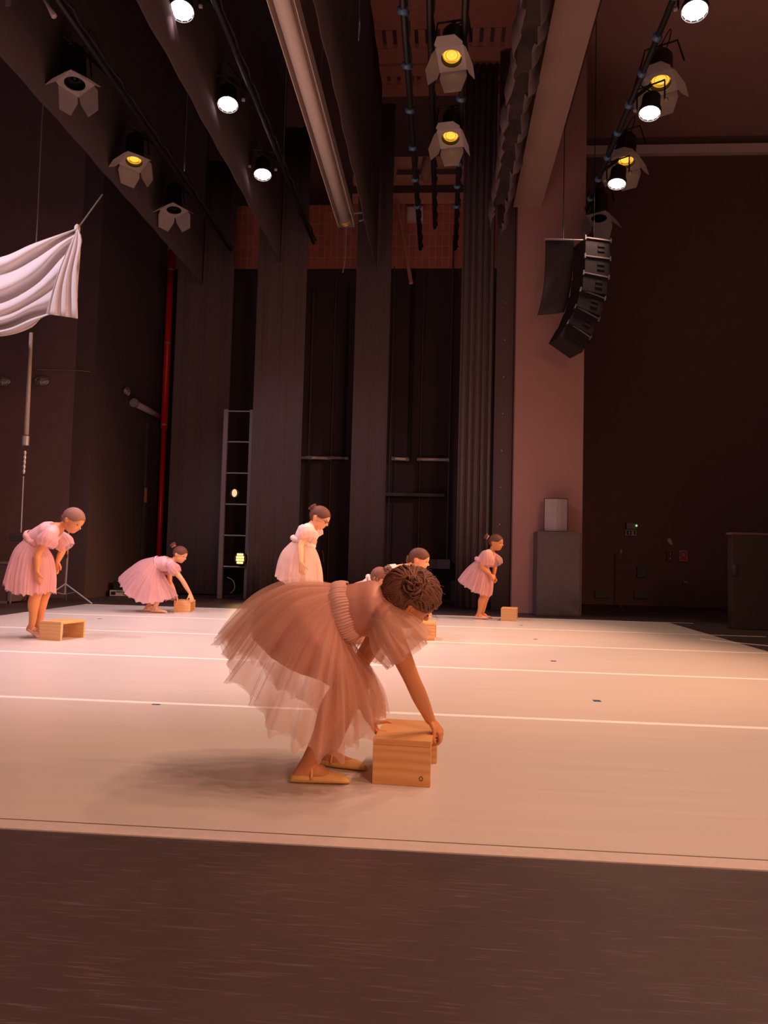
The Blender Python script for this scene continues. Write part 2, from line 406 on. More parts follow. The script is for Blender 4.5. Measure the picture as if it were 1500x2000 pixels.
# ================================================================== DRAPES (along the stage depth)
def border(X, z0, z1, y0, y1, mat, label, wav=.02):
    mb = MB(); nu = 90
    mb.grid(lambda i, j: (X+wav*sin(i*1.1)+wav*.6*sin(i*.37+2)+.003*j, y0+(y1-y0)*i/(nu-1), z0+(z1-z0)*j/5), nu, 6, closed=False)
    o = mb.build('border_curtain', mat, smooth=True, solid=.012); return tag(o, label, 'curtain', 'overhead border curtains')
border(-4.18, 5.28, 8.6, 2, 12.6, M_drape, 'black overhead border curtain, leftmost', .006)
border(-2.62, 5.28, 8.6, 1, 11.6, M_drape, 'black overhead border curtain left of the three bright lamps', .006)
border(-1.15, 5.28, 8.25, 1, 12.0, M_drape, 'black overhead border curtain right of the rolled screen', .006)
def leg(x0, x1, Y, z1, mat, label, amp=.03, n=40, name='leg_curtain', fr=9):
    mb = MB()
    mb.grid(lambda i, j: (x0+(x1-x0)*i/(n-1), Y+amp*sin(i/(n-1)*fr*2*pi)+amp*.4*sin(i*1.7), .02+(z1-.02)*j/4), n, 5, closed=False)
    o = mb.build(name, mat, smooth=True, solid=.01); return tag(o, label, 'curtain', 'black leg curtains')
def xat(px, Y): return at(px, 1000, Y).x
leg(xat(328, 12.7), xat(440, 12.7), 12.7, 7.5, M_drape, 'dark grey leg curtain beside the red pipe', .010, fr=3)
leg(xat(487, 11.7), xat(585, 11.7), 11.7, 7.5, M_drape, 'black leg curtain right of the lamp ladder', .012, fr=3)
leg(xat(683, 12.1), xat(752, 12.1), 12.1, 8.1, M_drape, 'narrow black leg curtain in the middle of the far side', .010, fr=2)
leg(xat(893, 11.3), xat(957, 11.3), 11.3, 8.2, M_drape2, 'gathered grey leg curtain left of the pillar', .045, n=70, fr=5)
leg(xat(962, 11.0), xat(998, 11.0), 11.0, 8.2, plain('brown_tab', (.11, .075, .075), .9), 'flat dark brown curtain edge beside the pillar', .006, fr=1)
# gathered house curtain along the header
mb = MB(); nu = 420
def gath(i, j):
    t = j/11*pi*1.6-.6; k = i/(nu-1); y = 3.5+7.4*k
    r = .155+.022*sin(y*19+j*.5+sin(y*3))+.026*sin(y*8.3+j*.9)+.012*sin(y*31+j*.3)
    return (.70-r*cos(t)*.8, y, 5.62+r*sin(t)*1.5-.03*abs(sin(y*6)))
mb.grid(gath, nu, 12, closed=False)
o = mb.build('house_curtain', M_drape2, smooth=True, solid=.008); tag(o, 'bunched dark grey house curtain hanging under the header beam', 'curtain')
o = MB().tube([(.82, 3.5, 5.98), (.82, 10.8, 5.98)], .03, 8).build('curtain_track', M_trim); tag(o, 'pale curtain track under the header beam', 'track')
# bolts along the curtain edge
for k in range(9):
    p = at(990-k*2.0, 520+k*72, 10.985)
    tag(MB().ell(p, ((.012, 0, 0), (0, .012, 0), (0, 0, .012)), 8, 6).build('eyelet', M_steel, smooth=True), 'small shiny eyelet on the brown curtain edge beside the pillar', 'eyelet', 'eyelets on the brown curtain edge')

# ================================================================== LOFT
root = thing('gridiron', (-.2, 11, 8.3), 'brown wooden slatted gridiron high above the stage', 'gridiron')
def slab(y0, y1, slots, nm='slat_board'):
    m = MB()
    if not slots: m.box((-1.6, y0, 8.25), (.9, y1, 8.32))
    else:
        n = 16; wd = 2.5/n
        for k in range(n): m.box((-1.6+k*wd, y0, 8.25), (-1.6+k*wd+wd*.62, y1, 8.32))
    m.build(nm, M_gridw, root)
slab(9.9, 10.55, 0); slab(10.56, 10.95, 1, 'slotted_row'); slab(10.96, 11.30, 0); slab(11.36, 11.62, 0); slab(11.63, 11.82, 1, 'slotted_row'); slab(11.83, 12.15, 0)
for i, (py, h, dz) in enumerate(((318, .16, 0), (351, .12, 0), (387, .13, 0))):
    p = at(750, py, 13.4); o = B((-1.75, 13.35, p.z-h/2), (.55, 13.5, p.z+h/2)).build('roof_beam', M_timber)
    tag(o, 'horizontal timber beam %s under the brick wall top' % ('uppermost' if i == 0 else 'middle one' if i == 1 else 'lowest, pale')if False else ['uppermost timber beam above the brick wall', 'middle timber beam above the brick wall', 'lowest timber beam, just above the brick wall'][i], 'beam', 'timber beams')
for px, lab in ((765, 'left'), (832, 'middle'), (905, 'right')):
    p = at(px, 332, 13.3); m = MB().tube([p+V((0, 0, .22)), p+V((.02, 0, .05)), p+V((-.01, 0, -.12)), p+V((.02, 0, -.22))], [.06, .1, .085, .05], 10)
    tag(m.build('rope_bundle', plain('hemp_rope', (.52, .27, .18), .9), smooth=True), 'coiled rope bundle on the timber beam, %s one' % lab, 'rope', 'rope bundles on the beams')
a = at(774, 388, 13.36); b = at(803, 553, 12.8)
tag(MB().tube([a, b], .035, 8).build('loose_batten', M_timber), 'thin leaning wooden batten in front of the brick wall', 'batten')
root = thing('floodlight', at(811, 419, 13.5), 'white square floodlight on the brick wall', 'floodlight')
p = at(811, 419, 13.5)
B(p+V((-.15, -.06, -.13)), p+V((.15, .09, .13))).build('housing', M_cream, root, bevel=.02)
B(p+V((-.115, -.068, -.10)), p+V((.115, -.06, .10))).build('glass', plain('frosted_glass', (.8, .72, .68), .25), root)

# vertical ropes and conduits on the far wall
for px, r, y0, y1, lab in ((613, .014, 560, 900, 'just right of the black leg curtain'), (657, .012, 540, 1150, 'left of the narrow middle curtain'), (680, .02, 560, 900, 'touching the narrow middle curtain'),
                    (757, .03, 520, 900, 'right of the narrow middle curtain'), (771, .012, 520, 1150, 'under the leaning batten'), (808, .03, 530, 900, 'mid way across the far wall'), (829, .012, 530, 1150, 'above the right wall tube'), (886, .014, 460, 1100, 'beside the gathered grey curtain')):
    a = at(px, y0, 13.5); b = at(px-(y1-y0)*.022, y1, 13.5); b.x = a.x
    tag(MB().tube([a, b], r, 8).build('wall_conduit', M_blackp if r > .015 else M_grey if False else plain('conduit_grey', (.10, .08, .08), .5)), 'thin vertical conduit on the far wall, %s' % lab, 'conduit', 'vertical conduits on the far wall')
def tubefix(pa, pb, r, name, mat, label, grp=None):
    root = thing(name, (pa+pb)/2, label, 'tube light', grp)
    MB().tube([pa, pb], r, 10).build('tube', mat, root, smooth=True)
    d = (pb-pa).normalized()
    for q, s in ((pa, 1), (pb, -1)): MB().tube([q-d*s*.03, q+d*s*.03], r*1.35, 10).build('end_cap', M_grey, root)
    return root
Mtube = plain('pale_tube', (.85, .72, .64), .3)
tubefix(at(606, 894, 13.45), at(643, 895, 13.45), .028, 'wall_tube', Mtube, 'pale horizontal tube light on the far wall, middle of left row', 'tube lights on the far wall')
tubefix(at(577, 894, 13.45), at(600, 894, 13.45), .024, 'wall_tube', M_spk, 'short dull tube light on the far wall, left row beside the leg curtain', 'tube lights on the far wall')
tubefix(at(649, 894, 13.45), at(677, 895, 13.45), .024, 'wall_tube', M_spk, 'short dull tube light on the far wall, left row beside middle curtain', 'tube lights on the far wall')
tubefix(at(768, 896, 13.45), at(796, 897, 13.45), .028, 'wall_tube', Mtube, 'short bright tube light on the far wall, right row', 'tube lights on the far wall')
tubefix(at(818, 897, 13.45), at(874, 898, 13.45), .028, 'wall_tube', Mtube, 'long bright tube light on the far wall, right row', 'tube lights on the far wall')
a = at(236, 787, 12.75); b = at(304, 819, 14.3); a.x = b.x = -5.12; 
tubefix(V((-5.12, 12.2, at(236, 787, 12.2).z)), V((-5.12, 13.5, at(300, 816, 13.5).z)), .055, 'side_tube', M_spk, 'thick grey tube fitting on the left wall beside the red pipe')

# ================================================================== RED PIPE, LADDER BOOM, LEFT WALL FITTINGS
root = thing('standpipe', (at(316, 1150, 13.3).x, 13.3, 0), 'tall red standpipe in the far left corner', 'pipe')
x = at(322, 800, 13.3).x
MB().tube([(x, 13.3, 2.9), (x, 13.3, 6.15)], .06, 14).build('pipe', M_red, root, smooth=True)
MB().tube([(x, 13.3, 0), (x, 13.3, 2.9)], .045, 14).build('pipe', M_red, root, smooth=True)
for py in (528, 671, 830): 
    z = at(322, py, 13.3).z; MB().tube([(x, 13.3, z-.012), (x, 13.3, z+.012)], .066, 14).build('clamp_ring', M_grey, root)
xw = at(330, 960, 13.2).x
tag(MB().box((xw-.02, 13.25, at(330, 1030, 13.25).z), (xw+.02, 13.29, at(330, 920, 13.25).z)).build('wall_strip', M_grey), 'short pale vertical strip right of the red pipe', 'strip')
# door edge on the left wall
tag(B((-5.19, 12.9, 0), (-5.14, 13.05, 2.95)).build('wall_post', plain('post_grey', (.05, .045, .048), .5)), 'dark vertical post under the side tube fitting', 'post')
tag(B((-5.15, 12.86, 1.55), (-5.11, 12.9, 1.8)).build('door_handle_bar', plain('copper_handle', (.4, .16, .12), .4)), 'small reddish handle on the left wall', 'handle')

root = thing('lamp_ladder', (xat(432, 12), 12, 0), 'dark ladder boom carrying two lamps left of the black leg curtain', 'ladder')
xl = at(436, 980, 12).x; xr = xl+.42
zt = at(440, 800, 12).z
MB().box((xl-.035, 11.97, 0), (xl+.035, 12.03, zt)).build('rail', plain('ladder_grey', (.20, .155, .165), .5), root)
MB().box((xr-.03, 11.97, 0), (xr+.03, 12.03, zt)).build('rail', MATS['ladder_grey'], root)
for py in (803, 863, 924, 985, 1046, 1107):
    z = at(460, py, 12).z
    MB().tube([(xl, 12, z), (xr, 12, z)], .012, 8).build('rung', M_grey, root)
def boomlamp(px, py, w, h, mat, label, slats):
    p = at(px, py, 11.86)
    r = thing('boom_lamp', p, label, 'lamp', 'lamps on the ladder boom')
    MB().tube([p+V((0, .12, 0)), p+V((0, .0, 0))], max(w, h)*1.15, 18).build('housing', M_black, r)
    m = MB()
    if slats:
        for k in range(4):
            z = -h+h*2*(k+.5)/4; ww = w*math.sqrt(max(.2, 1-(z/h)**2*.7)); m.box(p+V((-ww, -.014, z-h*.19)), p+V((ww, -.003, z+h*.19)))
    else: m.ell(p+V((0, -.003, 0)), ((w, 0, 0), (0, .012, 0), (0, 0, h)), 16, 8)
    m.build('lens', mat, r)
    p2 = p+V((0, .07, 0)); MB().tube([p2+V((.0, 0, h)), p2+V((0, .07, h*1.3))], .015, 8).build('bracket', M_black, r)
    return r
boomlamp(458, 963, .042, .062, emit('lamp_boom_dim', (1.0, .62, .26), .8), 'dim amber lamp high on the ladder boom', False)
bl = boomlamp(469, 1091, .062, .085, M_boom, 'bright amber lamp low on the ladder boom', True)
bp = at(469, 1091, 11.8); spot('boom_light', bp+V((0, -.05, 0)), (1.5, 8, .3), 7, (1, .55, .2), 110, parent=bl)
m = MB().tube([at(440, 1128, 11.8), at(452, 1135, 11.8), at(455, 1150, 11.8), at(447, 1160, 11.8)], .008, 6, smooth_n=4); m.v = [q+V((-.02, .17, 0)) for q in m.v]; tag(m.build('curled_cable', M_grey), 'thin curled cable beside the foot of the ladder boom', 'cable')

for px, py, Y, lab, X in ((8, 745, 10.85, 'leftmost, at the photo edge', None), (83, 745, 10.85, 'on the pier behind the hanging cable', None), (197, 764, 11.95, 'nearest the side tube fitting', -5.16)):
    p = at(px, py, Y)
    if X is not None: p.x = X
    r = thing('bulkhead_lamp', p, 'oval caged bulkhead lamp on the left wall, %s' % lab, 'lamp', 'bulkhead lamps on the left wall')
    ax = V((1, 0, 0)) if X is None else V((0, 1, 0)); n = V((0, -1, 0)) if X is None else V((1, 0, 0)); up = V((0, 0, 1))
    MB().ell(p, (ax*.085, n*.04, up*.05), 18, 10).build('glass', plain('bulkhead_glass', (.35, .36, .38), .25), r, smooth=True)
    m = MB()
    m.tube([p+n*.02+ax*.1*cos(t*pi/10)+up*.062*sin(t*pi/10) for t in range(21)], .008, 6, cap=False)
    m.tube([p+n*(.02+.035*sin(t*pi/8))+up*.062*cos(t*pi/8) for t in range(9)], .006, 6)
    m.tube([p+n*(.02+.035*sin(t*pi/8))+ax*.1*cos(t*pi/8) for t in range(9)], .006, 6)
    m.build('cage', M_steel, r, smooth=True)
tag(MB().tube([(at(83, 722, 10.86).x-.08, 10.86, at(83, 722, 10.86).z), (at(160, 724, 10.86).x, 10.86, at(160, 724, 10.86).z), (-5.26, 10.89, at(166, 727, 10.9).z)], .006, 6).build('lamp_cable', M_grey), 'thin cable running above the bulkhead lamps', 'cable')

# hanging cable with weight
root = thing('hanging_line', (xat(48, 8.3), 8.3, .1), 'thin vertical line hanging at the left in front of the pier', 'line')
pts = [at(82, 230, 8.3), at(73, 430, 8.3), at(62, 640, 8.3)]
MB().tube([V((pts[0].x+.1, 8.3, 9.99))]+pts, .007, 6).build('upper_rope', M_grey, root)
MB().tube([at(61, 650, 8.3), at(51, 850, 8.3)], [.02, .028], 10).build('pole', plain('pole_grey', (.34, .29, .28), .5), root, smooth=True)
MB().tube([at(51, 852, 8.3), at(50, 870, 8.3)], .036, 10).build('clamp', M_grey, root)
m = MB()
for k in range(5): p = at(49-k*.6, 885+k*9, 8.3); m.ell(p, ((.018, 0, 0), (0, .018, 0), (0, 0, .03)), 8, 6)
m.build('chain', M_steel, root, smooth=True)
MB().tube([at(46, 930, 8.3), at(41, 1040, 8.3)], .007, 6).build('lower_rope', M_grey, root)
p = at(38, 1050, 8.3); B(p+V((-.1, -.03, -.04)), p+V((.08, .05, .04))).build('hook_block', M_blackp, root, bevel=.01)

# draped white cloth, hung from its upper right corner
mb = MB(); nu, nv = 60, 40
def prof(pts, t):
    n = len(pts)-1; x = t*n; i = min(int(x), n-1); f = x-i; p0, p1, p2, p3 = pts[max(i-1, 0)], pts[i], pts[i+1], pts[min(i+2, n)]
    return tuple(.5*(2*b+(c-a)*f+(2*a-5*b+4*c-d)*f*f+(3*b-a-3*c+d)*f**3) for a, b, c, d in zip(p0, p1, p2, p3))
top = [(-90, 505), (-40, 508), (10, 500), (60, 478), (110, 460), (151, 446)]
mid = [(-90, 600), (-40, 590), (20, 575), (75, 545), (120, 500), (158, 470)]
bot = [(-90, 640), (-30, 655), (15, 655), (60, 640), (92, 615), (151, 622)]
bot2 = [(-90, 625), (-30, 635), (15, 630), (60, 612), (105, 600), (152, 560)]
def clothp(i, j):
    t = j/(nv-1); s = i/(nu-1)
    q = prof([prof(top, t), prof(mid, t), prof(bot2, t), prof(bot, t)], s)
    fold = .075*sin(s*19+t*2.2)*(1-t*.55)*(.3+s)+.045*sin(s*34+1+t*3)+.03*sin(s*9)
    return at(q[0], q[1], 7.4+fold+.5*s*(1-t)*.3)
mb.grid(clothp, nu, nv, closed=False)
root = thing('draped_cloth', at(150, 446, 7.4), 'white draped cloth hanging from a corner at the upper left', 'cloth')
mb.build('drape', M_cloth, root, smooth=True, solid=.004)
MB().ell(at(151, 447, 7.4), ((.03, 0, 0), (0, .03, 0), (0, 0, .05)), 10, 8).build('knot', M_cloth, root, smooth=True)
fl = MB(); nu2, nv2 = 14, 10   # the free end that hangs down from the knot
L0 = [(151, 447), (118, 520), (96, 590), (90, 613)]; L1 = [(152, 447), (160, 470), (151, 520), (152, 622)]
fl.grid(lambda i, j: at(*[a+(b-a)*i/(nu2-1) for a, b in zip(prof(L0, j/(nv2-1)), prof(L1, j/(nv2-1)))], 7.30+.03*sin(i*1.4)*(j/(nv2-1))), nu2, nv2, closed=False)
fl.build('hanging_end', M_cloth, root, smooth=True, solid=.004)
MB().tube([at(151, 446, 7.4), at(158, 438, 7.5), at(200, 380, 7.7)], .008, 6).build('tie_cord', M_grey, root)

# ================================================================== LIGHTING BARS AND LAMPS
def bar(X, z, y0, y1, label, tape=False, tapes=()):
    r = thing('lighting_bar', (X, y0, z), label, 'lighting bar', 'overhead lighting bars')
    MB().tube([(X, y0, z), (X, y1, z)], .03, 10).build('pipe', M_black, r, smooth=True)
    m = MB().tube([(X+.03+.012*sin(k*1.9), y0+(y1-y0)*k/60, z+.05+.014*sin(k*2.7)) for k in range(61)], .014, 6)
    m.build('cable_run', M_cable, r, smooth=True)
    if tape:
        for y in tapes:
            MB().tube([(X-.02, y, z-.02), (X+.02, y+.1, z+.03)], .042, 8).build('blue_plug', plain('blue_connector', (.10, .20, .36), .35) if 'blue_connector' not in MATS else MATS['blue_connector'], r, smooth=True)
    return r
bar(-3.60, 5.72, 3, 12.2, 'black lighting bar on the left with barn door lamps')
bar(-2.18, 5.75, 3, 12.0, 'black lighting bar carrying the three bright left lamps')
bar(1.93, 5.72, 3, 10.9, 'black lighting bar with blue plugs at the upper right', True, [6.6+.55*k for k in range(8)])
bar(-.47, 5.80, 5, 12.4, 'black bar with blue plugs left of the amber lamps', True, [6.8+.8*k for k in range(6)])
bar(.10, 5.80, 5, 12.4, 'black bar carrying the amber lamps in the middle', True, [8.2, 9.6, 10.2, 10.8])
bar(-.23, 5.9, 5, 11.8, 'bare black bar between the plugged bars')
for px, y0, y1, Y, lab in ((360, 240, 335, 10.4, 'beside the left lighting bar'), (553, 200, 335, 10.2, 'beside the three bright lamps'), (625, 190, 246, 9.2, 'beside the rolled screen'), (700, 20, 80, 8.6, 'at the edge of the right border curtain')):
    a = at(px, y1, Y); r = thing('suspension_wire', a, 'thin suspension wire with turnbuckle %s' % lab, 'wire', 'suspension wires')
    MB().tube([a, V((a.x, Y, 9.99))], .005, 6).build('wire', M_grey, r)
    MB().tube([a, a+V((0, 0, .1)), a+V((0, 0, .2)), a+V((0, 0, .3))], [.008, .018, .018, .008], 8).build('turnbuckle', M_steel, r, smooth=True)

def frame_of(aim, roll=0):
    z = -V(aim).normalized(); x = V((0, 0, 1)).cross(z)
    if x.length < .1: x = V((1, 0, 0))
    x.normalize(); y = z.cross(x)
    R = Matrix((x, y, z)).transposed().to_4x4()
    return R @ Matrix.Rotation(roll, 4, 'Z')
def hanger(r, p, top, M, side):
    """yoke and hook clamp from the lamp head up to the bar"""
    x = (M.to_3x3() @ V((1, 0, 0)))
    a, b = p+x*side, p-x*side
    t = V((p.x, p.y, max(p.z+side*1.5, top.z-.16)))
    xh = V((x.x, x.y, 0)).normalized()*side
    MB().tube([a, t+xh, t-xh, b], .011, 6).build('yoke', M_black, r)
    MB().tube([t, t.lerp(top, .6), top], .02, 8).build('clamp', M_black, r)
BARX = {'l': -3.60, 'm': -2.18, 'r': 1.93, 'c': .10}
def par(bx, px, py, Y, topz, aim, label, color, power, target, size=74):
    p = at(px, py, Y)
    r = thing('par_lamp', p, label, 'stage lamp', 'bright round stage lamps')
    M = Matrix.Translation(p) @ frame_of(aim)
    m = MB()
    prof_ = [(.112, -.01), (.118, .0), (.118, .03), (.10, .08), (.095, .2), (.06, .24), (.0001, .25)]
    m.rings([[V((rr*cos(2*pi*k/24), rr*sin(2*pi*k/24), z)) for k in range(24)] for rr, z in prof_], False)
    m.xf(M).build('housing', M_black, r, smooth=True)
    m = MB(); n = 19
    m.tube([(0, 0, .012), (0, 0, .004)], .104, 28)
    for a in range(3):
        cnt = (1, 6, 12)[a]; rr = (0, .042, .082)[a]
        for k in range(cnt):
            t = 2*pi*k/cnt; m.ell((rr*cos(t), rr*sin(t), .0), ((.02, 0, 0), (0, .02, 0), (0, 0, .012)), 8, 6)
    m.xf(M).build('lens', M_lens, r, smooth=True)
    m = MB()
    for k in range(12):
        t = 2*pi*k/12; m.tube([(.104*cos(t), .104*sin(t), .0), (.116*cos(t), .116*sin(t), -.016)], .006, 6)
    m.tube([(.113*cos(2*pi*k/28), .113*sin(2*pi*k/28), -.014) for k in range(29)], .004, 6, cap=False)
    m.xf(M).build('lens_guard', M_grey, r)
    hanger(r, p+(M.to_3x3() @ V((0, 0, .1))), V((BARX[bx], p.y, topz)), M, .15)
    for s in (-1, 1):
        c = M @ V((s*.15, 0, .1)); MB().tube([c, c+(M.to_3x3() @ V((s*.035, 0, 0)))], .02, 8).build('knob', M_door, r)
    c0 = M @ V((0, .05, .24)); MB().tube([c0, c0+V((-.1, .05, .12)), c0+V((-.08, .1, .35)), V((BARX[bx], p.y+.1, topz))], .007, 6, smooth_n=5).build('cable', M_cable, r)
    sp = M @ V((0, 0, -.03))
    spot('par_light', sp, target, power, color, size, parent=r)
    return r
par('m', 355, 20, 6.70, 5.75, (.10, -.32, -1), 'bright round stage lamp at the top left edge of the picture', PNK, 300, (-2.8, 6.2, 0))
par('m', 445, 203, 8.06, 5.75, (.10, -.30, -1), 'bright round stage lamp second along the left bar', PNK, 280, (-2.4, 7.6, 0))
par('m', 513, 340, 9.54, 5.75, (.08, -.28, -1), 'bright round stage lamp third along the left bar, beside the rolled screen', PNK, 210, (-2.0, 8.6, 0))
par('r', 1357, 20, 6.70, 5.72, (-.15, -.25, -1), 'bright round stage lamp at the top right edge of the picture', (1, .58, .42), 300, (-1.0, 5.6, 0))
par('r', 1269, 220, 8.20, 5.72, (-.15, -.22, -1), 'bright round stage lamp below the amber lamp on the right bar', (1, .60, .48), 230, (-.9, 7.2, 0))
par('r', 1205, 358, 9.75, 5.72, (-.15, -.2, -1), 'bright round stage lamp lowest on the right bar', (1, .62, .52), 200, (-.9, 8.6, 0))

def fresnel(bx, px, py, Y, topz, aim, label, lit, roll=0, s=1.0, doors=(35, 12, 35, 50)):
    p = at(px, py, Y)
    r = thing('barn_door_lamp', p, label, 'stage lamp', 'stage lamps with barn doors')
    M = Matrix.Translation(p) @ frame_of(aim, roll) @ Matrix.Scale(s, 4)
    m = MB(); P = [(.085, -.01), (.1, -.01), (.1, .06), (.092, .065), (.092, .26), (.07, .30), (.0001, .31)]
    m.rings([[V((rr*cos(2*pi*k/20), rr*sin(2*pi*k/20), z)) for k in range(20)] for rr, z in P], False)
    m.xf(M).build('housing', M_black, r, smooth=True)
    MB().ell((0, 0, .05), ((.082, 0, 0), (0, .082, 0), (0, 0, .02)), 20, 8).xf(M).build('lens', M_amb if lit else M_glassd, r, smooth=True)
    if lit:
        m = MB()
        for q in (.05, .07): m.tube([(q*cos(2*pi*k/24), q*sin(2*pi*k/24), .022) for k in range(25)], .005, 6, cap=False)
        m.xf(M).build('lens_ring', M_ambr, r, smooth=True)
    # square door frame with a round hole
    m = MB(); n = 32
    def sq(t, a): 
        c_, s_ = cos(t), sin(t); k = a/max(abs(c_), abs(s_)); return c_*k, s_*k
    R0 = [[V((.086*cos(2*pi*k/n), .086*sin(2*pi*k/n), -.012)) for k in range(n)], [V((*sq(2*pi*k/n, .115), -.012)) for k in range(n)], [V((*sq(2*pi*k/n, .115), -.02)) for k in range(n)], [V((.086*cos(2*pi*k/n), .086*sin(2*pi*k/n), -.02)) for k in range(n)]]
    m.rings(R0+[R0[0]], False); m.xf(M).build('door_frame', M_door, r)
    for k in range(4):   # 0:+x 1:-y(lower) 2:-x 3:+y
        ang = (0, -90, 180, 90)[k]; op = radians(doors[k])
        q = MB().quad_slab([(-.105, 0, 0), (.105, 0, 0), (.13 if k % 2 == 0 else .075, .05, 0) if k % 2 == 0 else (.115, .06, 0), (.07, .19, 0), (-.07, .19, 0), (-.115, .06, 0)], (0, 0, 1), .003)
        T = Matrix.Rotation(radians(ang-90), 4, 'Z') @ Matrix.Translation((0, .113, -.018)) @ Matrix.Rotation(-(pi/2-op), 4, 'X')
        q.xf(M @ T).build('barn_door', M_door, r)
    hanger(r, p+(M.to_3x3() @ V((0, 0, .15))), V((BARX[bx], p.y+.02, topz)), M, .13*s)
    c0 = M @ V((0, .04, .3)); MB().tube([c0, c0+V((.09, .04, .08)), c0+V((.1, .08, .26)), V((BARX[bx], p.y+.12, topz))], .007, 6, smooth_n=5).build('cable', M_cable, r)
    if lit: spot('fresnel_light', M @ V((0, 0, -.05)), M @ V((0, 0, -3)), 14, (1, .6, .15), 70, parent=r)
    return r
DN = (24, 12, 24, 62)
fresnel('c', 882, 112, 7.3, 5.8, (-.05, -.30, -1), 'lit amber barn door lamp at the top centre', True, 0, 1.2, DN)
fresnel('c', 880, 268, 8.7, 5.8, (-.05, -.30, -1), 'lit amber barn door lamp below the top centre one', True, 0, 1.2, DN)
fresnel('l', 146, 160, 7.6, 5.72, (.10, -.12, -1), 'unlit barn door lamp at the upper left', False, .35, 1.25, (42, 14, 20, 50))
fresnel('l', 262, 314, 9.05, 5.72, (.10, -.22, -1), 'lit amber barn door lamp on the left bar', True, .35, 1.2, (42, 14, 20, 50))
fresnel('l', 340, 408, 10.4, 5.72, (.10, -.12, -1), 'unlit barn door lamp farthest along the left bar', False, .35, 1.2, (50, 25, 20, 50))
fresnel('r', 1290, 160, 8.75, 5.72, (-.10, -.28, -1), 'lit amber barn door lamp uppermost on the right bar', True, -.15, 1.4, (30, 14, 30, 62))
fresnel('r', 1222, 315, 10.3, 5.72, (-.10, -.28, -1), 'lit amber barn door lamp second on the right bar', True, -.15, 1.4, (30, 14, 30, 62))
fresnel('r', 1170, 424, 10.75, 5.72, (-.05, -.15, -1), 'unlit barn door lamp above the hanging loudspeakers', False, -.2, 1.25, (20, 14, 40, 55))
p = at(10, 10, 6.6); o = MB().quad_slab([p+V((-.12, 0, -.04)), p+V((.05, 0, -.0)), p+V((.06, 0, .2)), p+V((-.12, 0, .2))], (0, 1, 0), .004).build('gel_frame', M_door); tag(o, 'corner of a grey metal flap at the top left edge', 'flap')
p = at(97, 15, 6.9); tag(MB().tube([at(80, -10, 6.9), at(92, 8, 6.9), at(106, 32, 6.9)], [.012, .016, .03], 8).build('white_plug', M_cream, smooth=True), 'cream cable and plug at the top left', 'plug')

# rolled projection screen in its open case
root = thing('projection_screen', (-1.46, 4, 5.4), 'long cream rolled projection screen in an open case, overhead', 'projection screen')
X0, Z0 = -1.46, 5.42; Y1 = 10.5
MB().tube([(X0, 3.5, Z0), (X0, Y1, Z0)], .072, 24).build('screen_roll', M_roll, root, smooth=True)
for s in (-1, 1):
    MB().box((X0+s*.115-.004, 3.5, Z0-.03), (X0+s*.115+.004, Y1+.05, Z0+.13)).build('side_flange', M_cream, root)
MB().box((X0-.115, 3.5, Z0+.13), (X0+.115, Y1+.05, Z0+.138)).build('case_top', M_cream, root)
MB().box((X0-.119, Y1+.05, Z0-.05), (X0+.119, Y1+.06, Z0+.138)).build('end_plate', M_grey, root)
for k in range(2): MB().tube([(X0, Y1-.03-k*.05, Z0), (X0, Y1-.05-k*.05, Z0)], .079, 20).build('end_ring', plain('brass', (.75, .42, .12), .35, metal=.5), root, smooth=True)
m = MB(); 
for dx in (0, .01): m.tube([(X0+dx, Y1+.03, Z0-.05), (X0+dx, Y1+.03, Z0-.5), (X0-.03+dx, Y1+.02, Z0-.72)], .004, 5, smooth_n=4)
m.build('pull_cord', M_grey, root)
r2 = MB().tube([(X0+.12, Y1-.1, Z0+.08), (X0+.26, Y1-.08, Z0+.1), (X0+.27, Y1-.08, Z0), (X0+.2, Y1-.1, Z0-.03)], .016, 8); r2.build('bracket', M_grey, root)

# ================================================================== LOUDSPEAKERS ON THE RIGHT
root = thing('line_array', at(1155, 462, 10.1), 'curved column of six hanging black loudspeaker boxes before the pillar', 'loudspeaker')
cc = [(1158, 492, 0), (1157, 527, 0), (1153, 561, 4), (1144, 597, 13), (1131, 632, 22), (1114, 664, 29)]
for k, (px, py, dg) in enumerate(cc):
    p = at(px, py, 10.0)
    M = Matrix.Translation(p) @ Matrix.Rotation(radians(18), 4, 'Z') @ Matrix.Rotation(radians(dg), 4, 'Y')
    b = MB(); h = .118
    b.add([M @ V(q) for q in ((-.18, -.13, -h), (.18, -.13, -h), (.18, .2, -h), (-.18, .2, -h), (-.18, -.13, h), (.18, -.13, h), (.18, .2, h), (-.18, .2, h))],
          [(0,3,2,1),(4,5,6,7),(0,1,5,4),(1,2,6,5),(2,3,7,6),(3,0,4,7)])
    bx = b.build('speaker_box', M_blackp, root, bevel=.008)
    for z in (-.028, .035): MB().box((-.0, -.136, z-.014), (.10, -.128, z+.014), M).build('slot', M_black, bx)
    MB().box((-.175, -.14, h-.008), (.175, -.128, h+.008), M).build('grille_edge', M_grey, bx)
    for s in (-1, 1): MB().box((s*.18-.008, -.145, h-.03), (s*.18+.008, -.12, h+.03), M).build('hinge_pin', M_grey, bx)
p = at(1125, 466, 9.95); MB().tube([at(1064, 467, 9.95), at(1187, 471, 9.95)], .012, 8).build('fly_bar', M_grey, root)
for px in (1100, 1160): q = at(px, 467, 9.95); MB().tube([q, V((q.x, q.y, 8.22 if q.x > 1.7 else 8.39))], .006, 6).build('fly_wire', M_black, root)
mb = MB()
mb.grid(lambda i, j: at(1066-16*(j/9)**3+(54-3*(j/9))*i/7, 470+146*j/9-6*(i/7)*(j/9), 10.25+.03*sin(i*.9)), 8, 10, closed=False)
